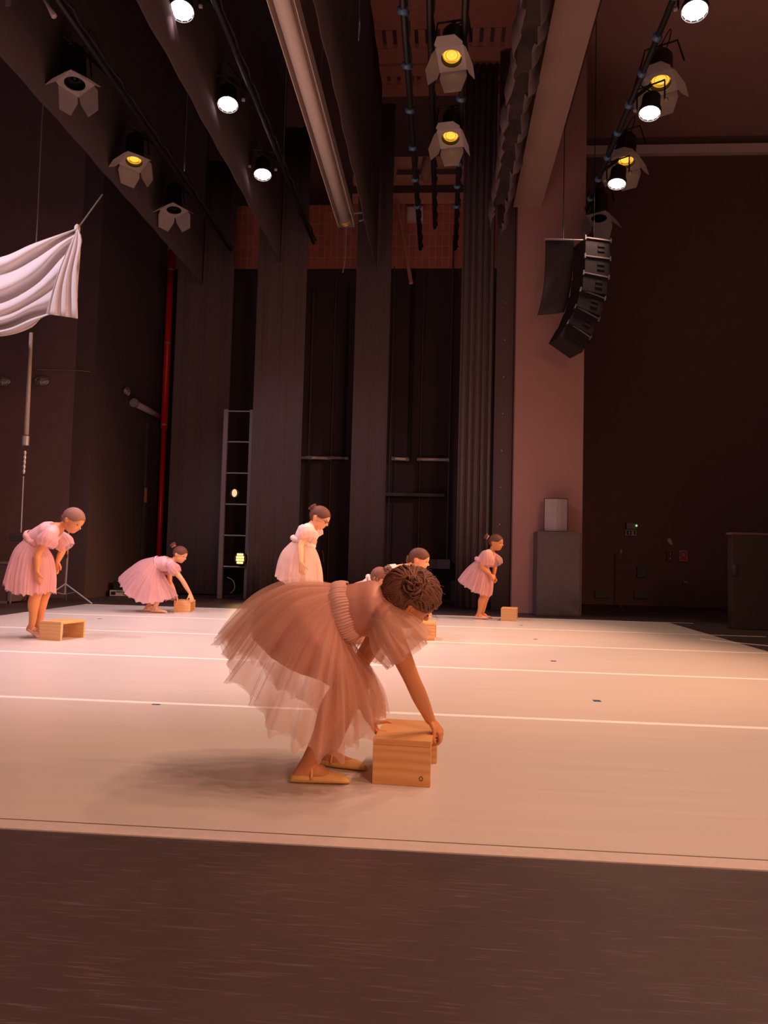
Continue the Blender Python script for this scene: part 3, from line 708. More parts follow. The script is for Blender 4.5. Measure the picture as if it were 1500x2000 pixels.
tag(mb.build('speaker_scrim', M_fab, smooth=True, solid=.02), 'grey fabric panel hanging left of the loudspeaker column', 'scrim')

root = thing('subwoofer', (at(1092, 1100, 10.45).x, 10.4, 0), 'large dark grey subwoofer cabinet standing before the pillar', 'subwoofer')
x0, x1 = at(1049, 1110, 10.3).x, at(1135, 1110, 10.3).x; zt = at(1090, 1038, 10.3).z
MB().box((x0, 10.3, 0), (x1, 10.78, zt)).build('cabinet', M_subw, root, bevel=.012)
MB().box((x0+.02, 10.292, .03), (x1-.02, 10.3, zt-.03)).build('grille', M_subw, root)
root = thing('speaker', (at(1086, 1030, 10.5).x, 10.5, zt), 'pale grey loudspeaker on top of the dark subwoofer', 'loudspeaker')
xa, xb = at(1063, 1000, 10.4).x, at(1110, 1000, 10.4).x; z2 = at(1086, 973, 10.4).z
ang = [(xa, 10.44), (xa+.1, 10.405), ((xa+xb)/2, 10.395), (xb-.1, 10.405), (xb, 10.44), (xb-.04, 10.72), (xa+.04, 10.72)]
MB().rings([[V((a, b, z)) for a, b in ang] for z in (zt, z2)]).build('cabinet', M_black, root)
ang = [(xa+.01, 10.432), (xa+.1, 10.398), ((xa+xb)/2, 10.387), (xb-.1, 10.398), (xb-.01, 10.432)]
MB().grid(lambda i, j: (*ang[i], zt+.01+(z2-zt-.02)*j), 5, 2, closed=False).build('front_grille', M_spk, root, solid=.004)

# auditorium details
Yw = 13.46
def plate(name, x0, y0, x1, y1, mat, label, cat, th=.03, grp=None):
    a = at(x0, y1, Yw); b = at(x1, y0, Yw)
    return tag(B((a.x, Yw-th, a.z), (b.x, Yw+.03, b.z)).build(name, mat), label, cat, grp)
root = thing('exit_sign', at(1233, 1028, Yw), 'dim emergency light box over the exit sign, on the black wall', 'emergency light')
a = at(1222, 1034, Yw); b = at(1243, 1022, Yw); MB().box((a.x, Yw-.07, a.z), (b.x, Yw+.04, b.z)).build('housing', plain('sign_housing', (.22, .2, .17), .5), root, bevel=.01)
a = at(1241, 1027, Yw); MB().ell(a+V((0, -.075, 0)), ((.018, 0, 0), (0, .01, 0), (0, 0, .018)), 10, 6).build('green_led', M_green, root)
root = thing('exit_plate', at(1232, 1040, Yw), 'pale exit plate with arrow and figure below the emergency light', 'sign')
def rect(px0, py0, px1, py1, d, mat, nm, r):
    a = at(px0, py1, Yw); b = at(px1, py0, Yw); MB().box((a.x, Yw-d, a.z), (b.x, Yw-d+.006, b.z)).build(nm, mat, r)
a = at(1221, 1046, Yw); b = at(1242, 1035, Yw); MB().box((a.x, Yw-.02, a.z), (b.x, Yw+.04, b.z)).build('plate', M_signg, root)
rect(1223, 1036.5, 1233, 1044.5, .026, M_black, 'arrow_panel', root); rect(1237, 1036.5, 1240.5, 1044.5, .026, M_black, 'figure_panel', root)
rect(1227.3, 1037.5, 1228.7, 1041, .032, M_signg, 'arrow_shaft', root)
q = [at(1225.5, 1040.5, Yw), at(1230.5, 1040.5, Yw), at(1228, 1043.6, Yw)]; MB().quad_slab([p+V((0, -.03, 0)) for p in q], (0, -1, 0), .004).build('arrow_head', M_signg, root)
root = thing('extinguisher_sign', at(1308, 1085, Yw), 'small dull red sign with pictograms, left of the pink sign', 'sign')
a = at(1302.5, 1095.5, Yw); b = at(1314, 1075.5, Yw); MB().box((a.x, Yw-.02, a.z), (b.x, Yw+.04, b.z)).build('plate', plain('sign_brown', (.32, .10, .06), .6), root)
rect(1304, 1077, 1312.5, 1084.5, .026, plain('sign_dark', (.12, .03, .025), .6), 'pictogram', root); rect(1304, 1086, 1312.5, 1094, .026, MATS['sign_dark'], 'pictogram', root)
rect(1307.4, 1079, 1309.4, 1083.5, .032, M_signg, 'pictogram_mark', root); rect(1307.2, 1088, 1309.6, 1093, .032, M_signg, 'pictogram_mark', root)
root = thing('hydrant_sign', at(1333, 1085, Yw), 'pink fire sign with a dark ring, right of the dull red sign', 'sign')
a = at(1326, 1096, Yw); b = at(1342, 1075, Yw); MB().box((a.x, Yw-.02, a.z), (b.x, Yw+.04, b.z)).build('plate', M_signp, root)
c = at(1333.6, 1083, Yw); MB().tube([c+V((.045*cos(k*pi/12), -.028, .045*sin(k*pi/12))) for k in range(25)], .012, 6, cap=False).build('ring', M_signr, root)
rect(1328, 1090.5, 1340, 1094, .026, M_signr, 'bar', root)
a = at(1306, 1051, Yw); b = at(1312, 1064, Yw); tag(MB().tube([a, (a+b)/2+V((-.012, 0, 0)), b], [.025, .04, .03], 8).build('wall_horn', plain('white_plastic', (.7, .6, .57), .5), smooth=True), 'small tilted white fitting above the two signs', 'fitting')
plate('wall_switch', 1334, 1135, 1342, 1139, M_spk, 'tiny pale switch below the pink fire sign', 'switch')
plate('wall_box', 1244, 1107, 1262, 1127, plain('wall_box_grey', (.09, .08, .078), .5), 'dark square panel box on the black auditorium wall', 'box')
plate('floor_vent', 1162, 1153, 1189, 1167, plain('vent_grey', (.085, .075, .07), .5), 'low dark vent in the wall beside the subwoofer', 'vent', grp='low wall vents')
plate('floor_vent', 1238, 1154, 1266, 1168, MATS['vent_grey'], 'low dark vent in the wall right of the thin stand', 'vent', grp='low wall vents')
root = thing('microphone_stand', (at(1212, 1165, 13).x, 13, 0), 'thin dark microphone stand below the exit sign', 'stand')
p = at(1213, 1078, 13); MB().tube([(p.x, 13, .01), (p.x, 13, p.z)], .014, 8).build('pole', plain('stand_grey', (.16, .12, .12), .4), root)
MB().ell(p, ((.03, 0, 0), (0, .03, 0), (0, 0, .05)), 10, 8).build('microphone', M_grey, root, smooth=True)
MB().tube([(p.x, 13, .0), (p.x, 13, .02)], .13, 16).build('base', M_black, root)
root = thing('partition', (4.3, 9.2, 0), 'low dark brown partition at the right edge', 'partition')
MB().box((at(1430, 1100, 9.2).x, 9.2, 0), (6.0, 9.35, at(1440, 1041, 9.2).z)).build('panel', plain('partition_brown', (.055, .032, .026), .7), root, bevel=.01)
MB().box((at(1430, 1100, 9.2).x-.01, 9.18, at(1440, 1044, 9.2).z), (6.0, 9.37, at(1440, 1040, 9.2).z)).build('cap_rail', M_wall2, root)
p = at(1435, 1113, 9.165); tag(MB().tube([p+V((0, 0, -.07)), p+V((0, 0, .03)), p+V((0, 0, .045)), p+V((0, 0, .06))], [.03, .03, .02, .02], 12).build('spray_bottle', M_fab, smooth=True), 'small dark bottle hung on the partition edge', 'bottle')

# far wing furniture
root = thing('pipe_stand', (at(748, 1150, 13).x, 13, 0), 'grey inverted L pipe stand behind the bending girls', 'stand')
a = at(720, 1062, 13); b = at(746, 1063, 13)
MB().tube([a, b], .018, 8).build('arm', M_spk, root); MB().tube([b+V((.01, 0, 0)), V((b.x+.01, 13, 0))], .018, 8).build('post', M_grey, root)
plate0 = at(838, 1110, 13.3); b = at(879, 1093, 13.3)
tag(B((plate0.x, 13.25, plate0.z), (b.x, 13.6, b.z)).build('wall_panel', plain('panel_mauve', (.13, .09, .10), .6)), 'dull mauve horizontal panel right of the pipe stand', 'panel')
tag(B((at(722, 968, 13.4).x, 13.35, at(722, 968, 13.4).z), (at(868, 968, 13.4).x, 13.6, at(722, 962, 13.4).z)).build('wall_rail', plain('rail_dark', (.06, .045, .045), .5)), 'dark horizontal rail across the far wall', 'rail')
tag(MB().tube([at(629, 1075, 13.2), at(631, 1082, 13.2), at(632, 1098, 13.2)], .01, 6).build('wall_hook', M_grey), 'small grey hook behind the standing girl with glasses', 'hook')
# amplifier, flight case, tripod on the left
root = thing('amplifier', (at(235, 1157, 11.6).x, 11.6, 0), 'low pale fronted amplifier box behind the crouching dancer', 'amplifier')
a = at(215, 1160, 11.6); b = at(255, 1148, 11.6); z0 = .0
MB().box((a.x, 11.6, z0), (b.x, 11.85, .11)).build('case', M_blackp, root)
MB().box((a.x, 11.585, .012), (b.x, 11.6, .10)).build('front_panel', plain('amp_front', (.6, .52, .48), .5), root)
for s in (.18, .8): MB().box((a.x+(b.x-a.x)*s-.035, 11.578, .03), (a.x+(b.x-a.x)*s+.035, 11.586, .08)).build('grille', M_black, root)
MB().tube([((a.x+b.x)/2-.05, 11.575, .085), ((a.x+b.x)/2+.05, 11.575, .085)], .012, 8).build('handle', M_grey, root)
tag(B((at(222, 1130, 11.65).x, 11.65, .11), (at(247, 1130, 11.65).x, 11.8, .24)).build('small_mixer', M_black), 'small black box on top of the amplifier', 'box')
root = thing('flight_case', (at(5, 1160, 9.6).x, 9.7, 0), 'dark flight case with pale edges at the left edge', 'case')
xa, xb = at(-40, 1150, 9.6).x, at(20, 1150, 9.6).x; zt = at(10, 1097, 9.6).z
MB().box((xa, 9.6, 0.02), (xb, 10.0, zt)).build('body', M_wall, root)
for x in (xa, xb): MB().box((x-.02, 9.585, 0), (x+.02, 9.6, zt)).build('edge_trim', M_grey, root)
MB().box((xa, 9.585, zt-.03), (xb, 9.6, zt)).build('edge_trim', M_grey, root); MB().box((xa, 9.585, 0.0), (xb, 9.6, .03)).build('edge_trim', M_grey, root)
root = thing('tripod_stand', (at(127, 1155, 9.9).x, 9.9, 0), 'slim grey tripod stand behind the left dancer', 'stand')
p = ground(127, 1160); p = at(127, 1155, 9.9); x = p.x
MB().tube([(x, 9.9, .12), (x+.01, 9.9, .62)], .014, 8).build('lower_pole', M_grey, root); MB().tube([(x+.01, 9.9, .62), (x+.01, 9.9, .95)], .010, 8).build('upper_pole', plain('brassy', (.6, .36, .14), .4), root)
MB().tube([(x, 9.9, .60), (x, 9.9, .65)], .02, 8).build('collar', M_black, root)
for a in (-.1, 2.0, 4.2): 
    MB().tube([(x, 9.9, .26), (x+.40*cos(a), 9.9+.40*sin(a), .012)], .011, 6).build('leg', M_grey, root)
    MB().tube([(x, 9.9, .12), (x+.17*cos(a), 9.9+.17*sin(a), .158)], .007, 6).build('brace', M_grey, root)

# ================================================================== WOODEN STEP BOXES
BW, BL, BH, BT = .19, .31, .147, .020
def stepbox(c, yaw, label, w=BW, l=BL, h=BH, z=.0032, mat=None, mark=False, swap=False, tilt=0):
    """an end-panelled step: two upright panels and a top; origin at the base centre"""
    m_ = mat or M_woodl
    r = thing('step_box', (c[0], c[1], z), label, 'wooden box', 'wooden step boxes', yaw)
    r.rotation_euler = (tilt, 0, yaw)
    MB().box((-w/2, -l/2, h-BT), (w/2, l/2, h)).build('top_board', m_, r, local=True, bevel=.0015)
    for s in (-1, 1):
        y0, y1 = (-l/2, -l/2+BT) if s < 0 else (l/2-BT, l/2)
        pn = MB().box((-w/2, y0, 0), (w/2, y1, h-BT-.0006)).build('end_panel', M_wood if s < 0 and mat is M_wood else m_, r, local=True, bevel=.0015)
        if mark and s < 0:
            m = MB().tube([(w/2-.030+.0062*cos(k*pi/3), y0-.0008, .026+.0068*sin(k*pi/3)) for k in range(7)], .0014, 6, cap=False)
            m.build('hexagon_mark', plain('burnt_mark', (.12, .035, .015), .7), pn, local=True)
    return r
fl, fr = V((-.213, 2.55, 0)), V((-.024, 2.542, 0)); d = V((.02, .30, 0))
c = (fl+fr)/2+d/2
stepbox(c, math.atan2(-.02, .30), 'wooden step box nearest the camera, held by the bending girl in front', mat=M_wood, mark=True)
def boxat(px, py, yaw, label, **k):
    p = ground(px, py); M = Matrix.Rotation(yaw, 4, 'Z'); c = p+M @ V((k.get('w', BW)/2, k.get('l', BL)/2, 0))
    return stepbox(c, yaw, label, **k)
boxat(75.5, 1250, radians(-12), 'open wooden step box at the toes of the leftmost dancer', w=.205, l=.30, h=.15)
boxat(339, 1196, radians(14)*0+radians(8), 'wooden step box held by the crouching dancer at far left', w=.195, l=.33, h=.135)
boxat(807, 1250.5, radians(-2), 'wooden step box partly hidden behind the front girl\'s sleeve', w=.19, l=.31, h=.15, mat=M_wood)
boxat(978, 1213, radians(-8), 'wooden step box beside the dancer at far right', w=.185, l=.31, h=.15)

# ================================================================== PEOPLE
def hand(mb, w, d, n, s, L=.125, curl=(25, 30, 20), thumb=(40, 15), r=.0062, spread=6, tcurl=20, tdir=None):
    """w wrist, d pointing dir, n back-of-hand normal, s thumb side"""
    d = V(d).normalized(); n = (V(n)-d*V(n).dot(d)).normalized(); s0 = V(s); s = d.cross(n).normalized()
    if s.dot(s0) < 0: s = -s
    pl = L*.52; pw = L*.21
    mb.loft([(w-d*.012, pw*.62, pw*.48), (w+d*pl*.4, pw*.95, pw*.5), (w+d*pl*.85, pw*1.05, pw*.42), (w+d*pl, pw*.9, pw*.3)], s, 14)
    lens = (.44, .49, .46, .36)
    for k in range(4):
        off = (1.5-k)/1.5*pw*.78
        b = w+d*pl*.9+s*off
        a = radians((1.5-k)*spread); dd = d*cos(a)+s*sin(a); ax = s*cos(a)-d*sin(a)
        p = b; P = [b-dd*.01]; ang = 0
        for q in range(3):
            ang += radians(curl[q]); seg = L*lens[k]*(.42, .33, .25)[q]
            p = p+(dd*cos(ang)-n*sin(ang))*seg; P.append(p)
        mb.limb(P, [r*1.12, r*1.1, r, r*.85], 10, 4)
    b = w+d*pl*.22+s*pw*.7
    a = radians(thumb[0]); td = d*cos(a)+s*sin(a)
    if tdir: td = V(tdir).normalized()
    P = [b, b+td*L*.2-n*L*.02, b+(td*cos(radians(tcurl))-n*sin(radians(tcurl)))*L*.37-n*L*.01]
    t2 = (d*.9+td*.3-n*.35).normalized() if not tdir else td
    P.append(P[-1]+t2*L*.13)
    mb.limb(P, [r*1.6, r*1.3, r*1.1, r*.85], 10, 4)

def head(mb, c, F, U, H):
    F = V(F).normalized(); U = (V(U)-F*V(U).dot(F)).normalized(); S = F.cross(U)
    P = lambda f, u, s: c+(F*f+U*u+S*s)*H
    E = lambda f, u, s, rf, ru, rs: mb.ell(P(f, u, s), (F*rf*H, S*rs*H, U*ru*H), 20, 14)
    E(0, .10, 0, .455, .40, .365)               # cranium
    E(.10, -.18, 0, .32, .30, .29)              # mid face
    E(.20, -.335, 0, .17, .135, .15)            # chin and jaw
    E(.30, -.17, .10, .11, .11, .11); E(.30, -.17, -.10, .11, .11, .11)   # cheeks
    E(.385, .045, 0, .06, .06, .17)             # brow
    mb.limb([P(.39, .0, 0), P(.455, -.09, 0), P(.475, -.125, 0)], [.028*H, .04*H, .05*H], 10, 4)
    E(.425, -.135, .035, .035, .03, .035); E(.425, -.135, -.035, .035, .03, .035)
    E(.385, -.225, 0, .04, .025, .075); E(.375, -.262, 0, .04, .028, .065)
    for s in (-1, 1):
        E(-.03, -.04, s*.355, .065, .105, .03); E(-.045, -.02, s*.385, .055, .085, .02)
    return P, F, U, S
def hair_cap(P, F, U, S, c, H, jitter=.0, low=-.30):
    mb = MB(); seg, rg = 40, 28; R = []
    def pt(t, a):
        f, s, u = .47*sin(t)*cos(a), .385*sin(t)*sin(a), .425*cos(t)
        f += -.005; u += .10
        keep = (u*.62-f*.80) > -.21 and u > low and not (abs(s) > .2 and f > -.15 and u < .05)
        k = 1.0 if keep else .86
        rip = 1+jitter*sin(a*17+t*9)+jitter*.7*sin(a*31+t*4)
        return P((f)*k*rip, (u-.10)*k*rip+.10, s*k*rip)
    for i in range(1, rg): R.append([pt(pi*i/rg, 2*pi*k/seg) for k in range(seg)])
    mb.rings(R, True)
    return mb
def bunmesh(c, ax, r, loops=7, seed=1, tangle=False):
    rnd = random.Random(seed); mb = MB()
    n = V(ax).normalized(); x = n.orthogonal().normalized(); y = n.cross(x)
    mb.ell(c, (x*r*.92, y*r*.92, n*r*.75), 16, 10)
    for k in range(loops):
        if tangle:
            e1 = V((rnd.uniform(-1, 1), rnd.uniform(-1, 1), rnd.uniform(-1, 1))).normalized(); e2 = e1.orthogonal().normalized(); q0 = rnd.uniform(0, 6)
            e2 = Matrix.Rotation(q0, 3, e1) @ e2; o_ = (x*rnd.uniform(-.5, .5)+y*rnd.uniform(-.5, .5))*r; ra = r*rnd.uniform(.5, 1.05); sp_ = rnd.uniform(1.6, 4)
            mb.tube([c+o_+n*r*.35+(e1*cos(q0+t*sp_/10)+e2*sin(q0+t*sp_/10))*ra*(1+.25*sin(t*.8+q0)) for t in range(11)], [r*.04]+[r*.11]*9+[r*.03], 7)
            continue
        ph = rnd.random()*6.28; tl = rnd.uniform(-.5, .5); rr = r*rnd.uniform(.55, .95)
        pts = [c+x*rr*cos(ph+t*.5)+y*rr*sin(ph+t*.5)+n*r*(.35+.3*sin(t*.9+ph)*tl) for t in range(11)]
        mb.tube(pts, [r*.12]+[r*.2]*9+[r*.1], 8)
    return mb
def shoe(root, heel, toe, mat, h=.045, wd=.034, strap=True, up=V((0, 0, 1))):
    heel, toe = V(heel), V(toe); d = (toe-heel); L = d.length; d.normalize(); lat = up.cross(d).normalized()
    n = d.cross(lat).normalized()
    if n.z < 0: n = -n
    mb = MB()
    st = [(-.02, .25, .30), (.03, .55, .62), (.12, .78, .80), (.30, .80, .74), (.5, .88, .66), (.68, 1.0, .80), (.85, .92, .66), (.96, .6, .36), (1.0, .2, .16)]
    R = []
    for t, w_, hh in st:
        c = heel+d*L*t; hh *= h; R.append([c+lat*w_*wd*cos(2*pi*k/18)+n*(hh*.5+hh*.5*(max(-.9, sin(2*pi*k/18)))+.001) for k in range(18)])
    mb.rings(R)
    o = mb.build('shoe', mat, root, smooth=True, sub=1)
    if strap:
        c = heel+d*L*.36
        m = MB().tube([c+lat*wd*.9*cos(t)+n*(h*.42+h*.78*sin(t)) for t in [pi*k/10 for k in range(11)]], .0045, 8)
        m.build('strap', mat, o, smooth=True)
    return o
def skirt_mesh(back, side, front, y0, wl, amp, seed, nu=220, nv=26, jag=.02, freqs=(17, 29, 43), lat=V((0, 1, 0)), cen=None):
    rnd = random.Random(seed); ph = [rnd.random()*6.28 for _ in range(9)]
    def pos(i, j):
        th = 2*pi*i/nu; t = j/(nv-1)
        jj = 1+jag*(sin(th*11+ph[5])+.7*sin(th*23+ph[6])+.5*sin(th*37+ph[7]))
        tt = min(1.0, t*jj) if t < .5 else t*jj if jj < 1 else t+(jj-1)*t
        tt = max(0, min(tt, 1.12))
        f = prof_ext(front, tt); b = prof_ext(back, tt); s = prof_ext(side, tt)
        C2 = ((f+b)*.5-s)*.5; q = s+C2+(f-b)*.5*cos(th)+C2*cos(2*th)
        wv = interp(wl, t)
        p = q+lat*(sin(th)*wv)
        m = (f+b)*.5*.3+s*.7
        o = (p-m); o = o.normalized() if o.length > 1e-6 else V((0, 0, 0))
        env = .25+.75*min(1, t*1.6) if t > 0 else .25
        k = amp*env*t**.55*(.55*sin(freqs[0]*th+ph[0]+1.2*sin(t*2+ph[3]))+.45*sin(freqs[1]*th+ph[1]+t)+.3*sin(freqs[2]*th+ph[2]))
        return p+o*k
    return MB().grid(pos, nu, nv)
def prof_ext(P, t):
    n = len(P)-1; x = t*n; i = max(0, min(int(x), n-1)); f = x-i
    p0, p1, p2, p3 = P[max(i-1, 0)], P[i], P[i+1], P[min(i+2, n)]
    if f > 1: return p2+(p2-p1)*(f-1)
    return .5*(2*p1+(p2-p0)*f+(2*p0-5*p1+4*p2-p3)*f*f+(3*p1-p0-3*p2+p3)*f**3)
def interp(w_, t):
    n = len(w_)-1; x = t*n; i = max(0, min(int(x), n-1)); return w_[i]+(w_[i+1]-w_[i])*(x-i)
def band(c, axis, lat, rl, ro, wd, bul=.012, n=360, rip=.003, seed=3):
    axis = V(axis).normalized(); x = (V(lat)-axis*V(lat).dot(axis)).normalized(); y = axis.cross(x)
    rnd = random.Random(seed); ph = rnd.random()*6
    def pos(i, j):
        th = 2*pi*i/n; v = j/9
        d = x*cos(th)*1.0+y*sin(th)
        R_ = x*cos(th)*rl+y*sin(th)*ro
        b = bul*sin(pi*v)+rip*sin(th*61+ph+v)*(.6+.8*abs(v-.5))+rip*.35*sin(th*27+2*v)
        return c+axis*((v-.5)*wd+.003*sin(th*9+ph))+R_+d*b
    return MB().grid(pos, n, 10)
def sleeve_mesh(a, b, r0, rm, r1, seed, rip=.10, n=90, nv=14, droop=V((0, 0, 0))):
    a, b = V(a), V(b); d = (b-a).normalized(); x = d.orthogonal().normalized(); y = d.cross(x)
    rnd = random.Random(seed); ph = [rnd.random()*6 for _ in range(4)]
    def pos(i, j):
        th = 2*pi*i/n; t = j/(nv-1)
        r = r0+(rm-r0)*sin(min(1, t*1.5)*pi/2) if t < .667 else rm+(r1-rm)*(t-.667)/.333
        r *= 1+rip*t*(sin(7*th+ph[0])*.6+sin(13*th+ph[1])*.5+.3*sin(21*th+ph[2]))
        return a+(b-a)*t+(x*cos(th)+y*sin(th))*r+droop*t*t
    return MB().grid(pos, n, nv)

class Fig: pass
def person(P):
    """builds one dancer; everything is placed with joints in world space"""
    k = P.get('k', 1.0); vox = P['vox']; sk = P['skin']
    root = thing('person', (P['base'][0], P['base'][1], 0), P['label'], 'person', 'dancers in tulle dresses')
    J = P['J']; lat = V(P.get('lat', (0, 1, 0)))
    mb = MB()
    # torso
    mb.loft([(J['pelvis']-(J['waist']-J['pelvis'])*.35, .07*k, .06*k), (J['pelvis'], .112*k, .098*k), (J['pelvis'].lerp(J['waist'], .55), .105*k, .088*k), (J['waist'], .092*k, .075*k),
             (J['waist'].lerp(J['chest'], .6), .10*k, .082*k), (J['chest'], .108*k, .084*k), (J['chest'].lerp(J['neck'], .55), .085*k, .058*k), (J['neck'], .036*k, .036*k)], lat, 24)
    mb.limb([J['chest'].lerp(J['neck'], .75), J['neck'], J['skull']], [.04*k, .034*k, .034*k], 16)
    for s in ('n', 'f'):
        mb.limb([J['chest'].lerp(J['neck'], .5).lerp(J['sh'+s], .4), J['sh'+s]], [.05*k, .043*k])
        mb.limb([J['sh'+s], J['sh'+s].lerp(J['el'+s], .5), J['el'+s], J['el'+s].lerp(J['wr'+s], .35), J['wr'+s]], [.040*k, .034*k, .027*k, .0275*k, .0185*k])
        hp = J['hip'+s]
        mb.limb([hp, hp.lerp(J['kn'+s], .5), J['kn'+s]], [.082*k, .066*k, .046*k])
        mb.limb([J['kn'+s], J['kn'+s].lerp(J['an'+s], .3)+P.get('calf', V((-.012, 0, 0)))*k, J['an'+s].lerp(J['kn'+s], .25), J['an'+s]], [.045*k, .046*k, .030*k, .025*k])
        h_, t_ = J['he'+s], J['to'+s]; dd = (t_-h_)
        mb.limb([h_+dd*.14+V((0, 0, .022*k)), J['an'+s]], [.022*k, .025*k])
        mb.limb([h_+dd*.15+V((0, 0, .020)), J['an'+s].lerp(h_+dd*.55, .55)+V((0, 0, .006)), h_+dd*.62+V((0, 0, .018)), h_+dd*.9+V((0, 0, .012))], [.02*k, .026*k, .021*k, .010*k])
        hd = P['hand'+s]; hand(mb, J['wr'+s], hd['d'], hd['n'], hd['s'], L=hd.get('L', .12)*k, curl=hd.get('curl', (20, 25, 20)), thumb=hd.get('thumb', (40, 15)), r=max(.0060*k, vox*1.25), spread=hd.get('spread', 5), tdir=hd.get('tdir'))
    hc, F, U, H = P['head']
    PP, F, U, S = head(mb, hc, F, U, H)
    mb.build('body', sk, root, smooth=True, remesh=vox, sm=P.get('sm', 4))
    # eyes, mouth
    for s in (-1, 1):
        MB().ell(PP(.378, -.015, s*.145), (F*.03*H, S*.05*H, U*.022*H), 12, 8).build('eye', M_eye, root, smooth=True)
        MB().tube([PP(.40, .065, s*.09), PP(.405, .08, s*.15), PP(.36, .065, s*.215)], [.008*H, .012*H, .006*H], 6).build('eyebrow', P['hairm'], root)
    MB().ell(PP(.418, -.245, 0), (F*.016*H, S*.06*H, U*.018*H), 12, 8).build('mouth', M_lip, root, smooth=True)
    # hair
    hm = hair_cap(PP, F, U, S, hc, H, P.get('hj', .006))
    if P.get('strands'):
        rnd = random.Random(4); bl = P['bunl']; A = (.475, .43, .39)
        def onsurf(v, k_=1.0):
            v = V(v); q = V((v.x/A[0], (v.y)/A[1], v.z/A[2])); v = v/q.length*k_; return v
        tgt = onsurf((bl[0], bl[1]-.10, bl[2]))
        for q in range(P['strands']):
            a = rnd.uniform(0, 2*pi); 
            st = V((-.33*0+.38*cos(a), .0, .40*sin(a)))
            # hairline start: forehead high, ears mid, nape low
            st.y = .06 if cos(a) > .6 else (.06 if cos(a) > -.3 else -.36)
            st.y += rnd.uniform(-.04, .16)
            st = onsurf(st)
            mid_j = V((rnd.uniform(-.11, .11), rnd.uniform(-.11, .11), rnd.uniform(-.11, .11)))
            pts = []; lift = rnd.uniform(.0, .085)
            for t in range(11):
                u_ = t/10; v = onsurf(st.lerp(tgt, u_)+mid_j*sin(pi*u_)*(1+.5*sin(u_*9+a)), 1.0+lift*sin(pi*u_))
                pts.append(PP(v.x-.005, v.y+.10, v.z))
            rr = H*rnd.uniform(.007, .022)
            hm.tube(pts, [rr*.35]+[rr]*9+[rr*.6], 6)
        for q in range(34):   # loose wisps
            st = onsurf((rnd.uniform(-.4, .4), rnd.uniform(-.1, .4), rnd.uniform(-.4, .4))); p = PP(st.x, st.y+.10, st.z); o_ = (p-hc).normalized()
            tx = V((rnd.uniform(-1, 1), rnd.uniform(-1, 1), rnd.uniform(-1, .3)))*.35
            hm.tube([p, p+(o_+tx)*.012, p+(o_*.9+tx*2.4)*.022], [.0009, .0007, .0004], 4)
    hr = hm.build('hair', P['hairm'], root, smooth=True)
    if 'bun' in P:
        bc, ba, br = P['bun']
        bn = bunmesh(bc, ba, br, P.get('bloops', 6), P.get('seed', 1), P.get('tangle', False)); b_ = bn.build('bun', P['hairm'], hr, smooth=True)
        tw = V(ba).normalized(); xx = tw.orthogonal().normalized(); yy = tw.cross(xx)
        q = bc-tw*br*.55
        MB().tube([q+(xx*cos(t*pi/8)+yy*sin(t*pi/8))*br*.72 for t in range(17)], br*.12, 6, cap=False).build('hair_tie', P.get('tie', M_lip), hr, smooth=True)
    if P.get('wisps'):
        rnd = random.Random(9); m = MB()
        for q in range(14):
            a = P['wisps'][0]+V((rnd.uniform(-.07, .03), rnd.uniform(-.04, .02), rnd.uniform(-.03, .03)))
            m.tube([a, a+V((-.01+rnd.uniform(-.03, .02), -.03, -.06)), a+V((-.02+rnd.uniform(-.05, .03), -.03, -rnd.uniform(.1, .2)))], [.004, .004, .001], 5, smooth_n=3)
        m.build('loose_strand', P['hairm'], hr, smooth=True)
    # dress
    e = .008*k
    bm = MB()
    bm.loft([(J['waist'].lerp(J['pelvis'], .25), .098*k+e, .082*k+e), (J['waist'], .094*k+e, .077*k+e), (J['waist'].lerp(J['chest'], .6), .102*k+e, .084*k+e), (J['chest'], .11*k+e, .087*k+e), (J['chest'].lerp(J['neck'], .42), .096*k+e, .070*k+e), (J['chest'].lerp(J['neck'], .50), .07*k, .05*k)], lat, 24)
    for s in ('n', 'f'):
        bm.limb([J['chest'].lerp(J['neck'], .40).lerp(J['sh'+s], .5), J['sh'+s].lerp(J['el'+s], .04)], [.050*k+e, .044*k+e])
    dr = bm.build('dress', P['bodm'], root, smooth=True, remesh=max(.005, vox), sm=5)
    sp = P['skirt']
    if 'lining' in sp:
        skirt_mesh(*sp['lining'], sp['y'], sp['lw'], .006, 5, nu=120, nv=16, jag=.006, freqs=(5, 9, 13), lat=lat).build('skirt_lining', P['linm'], dr, smooth=True)
    for q, sd in enumerate(sp.get('seeds', (11, 12))):
        gg = 1.0+.03*q
        skirt_mesh(*sp['prof'], sp['y'], [z*gg for z in sp['w']], sp['amp']*(1+.2*q), sd, jag=sp.get('jag', .025), freqs=sp.get('freqs', (17, 29, 43)), lat=lat, nu=sp.get('nu', 220)).build('skirt', P['tulm'], dr, smooth=True)
    bd = sp['band']
    band(bd['c'], bd['ax'], lat, bd['rl'], bd['ro'], bd['w'], bd.get('bul', .014), rip=bd.get('rip', .003)).build('waistband', P['bandm'], dr, smooth=True)
    for s in ('n', 'f'):
        for q, sl in enumerate(P['sleeve'+s]):
            sleeve_mesh(*sl[:2], *sl[2:5], 20+q+(7 if s == 'f' else 0), rip=sl[5] if len(sl) > 5 else .1).build('sleeve', P.get('slvm', P['tulm']), dr, smooth=True)
    for s in ('n', 'f'):
        shoe(root, J['he'+s], J['to'+s], P.get('shoem', M_shoep), h=P.get('shoeh', .045)*k, wd=.034*k)
    return root, PP, F, U, S

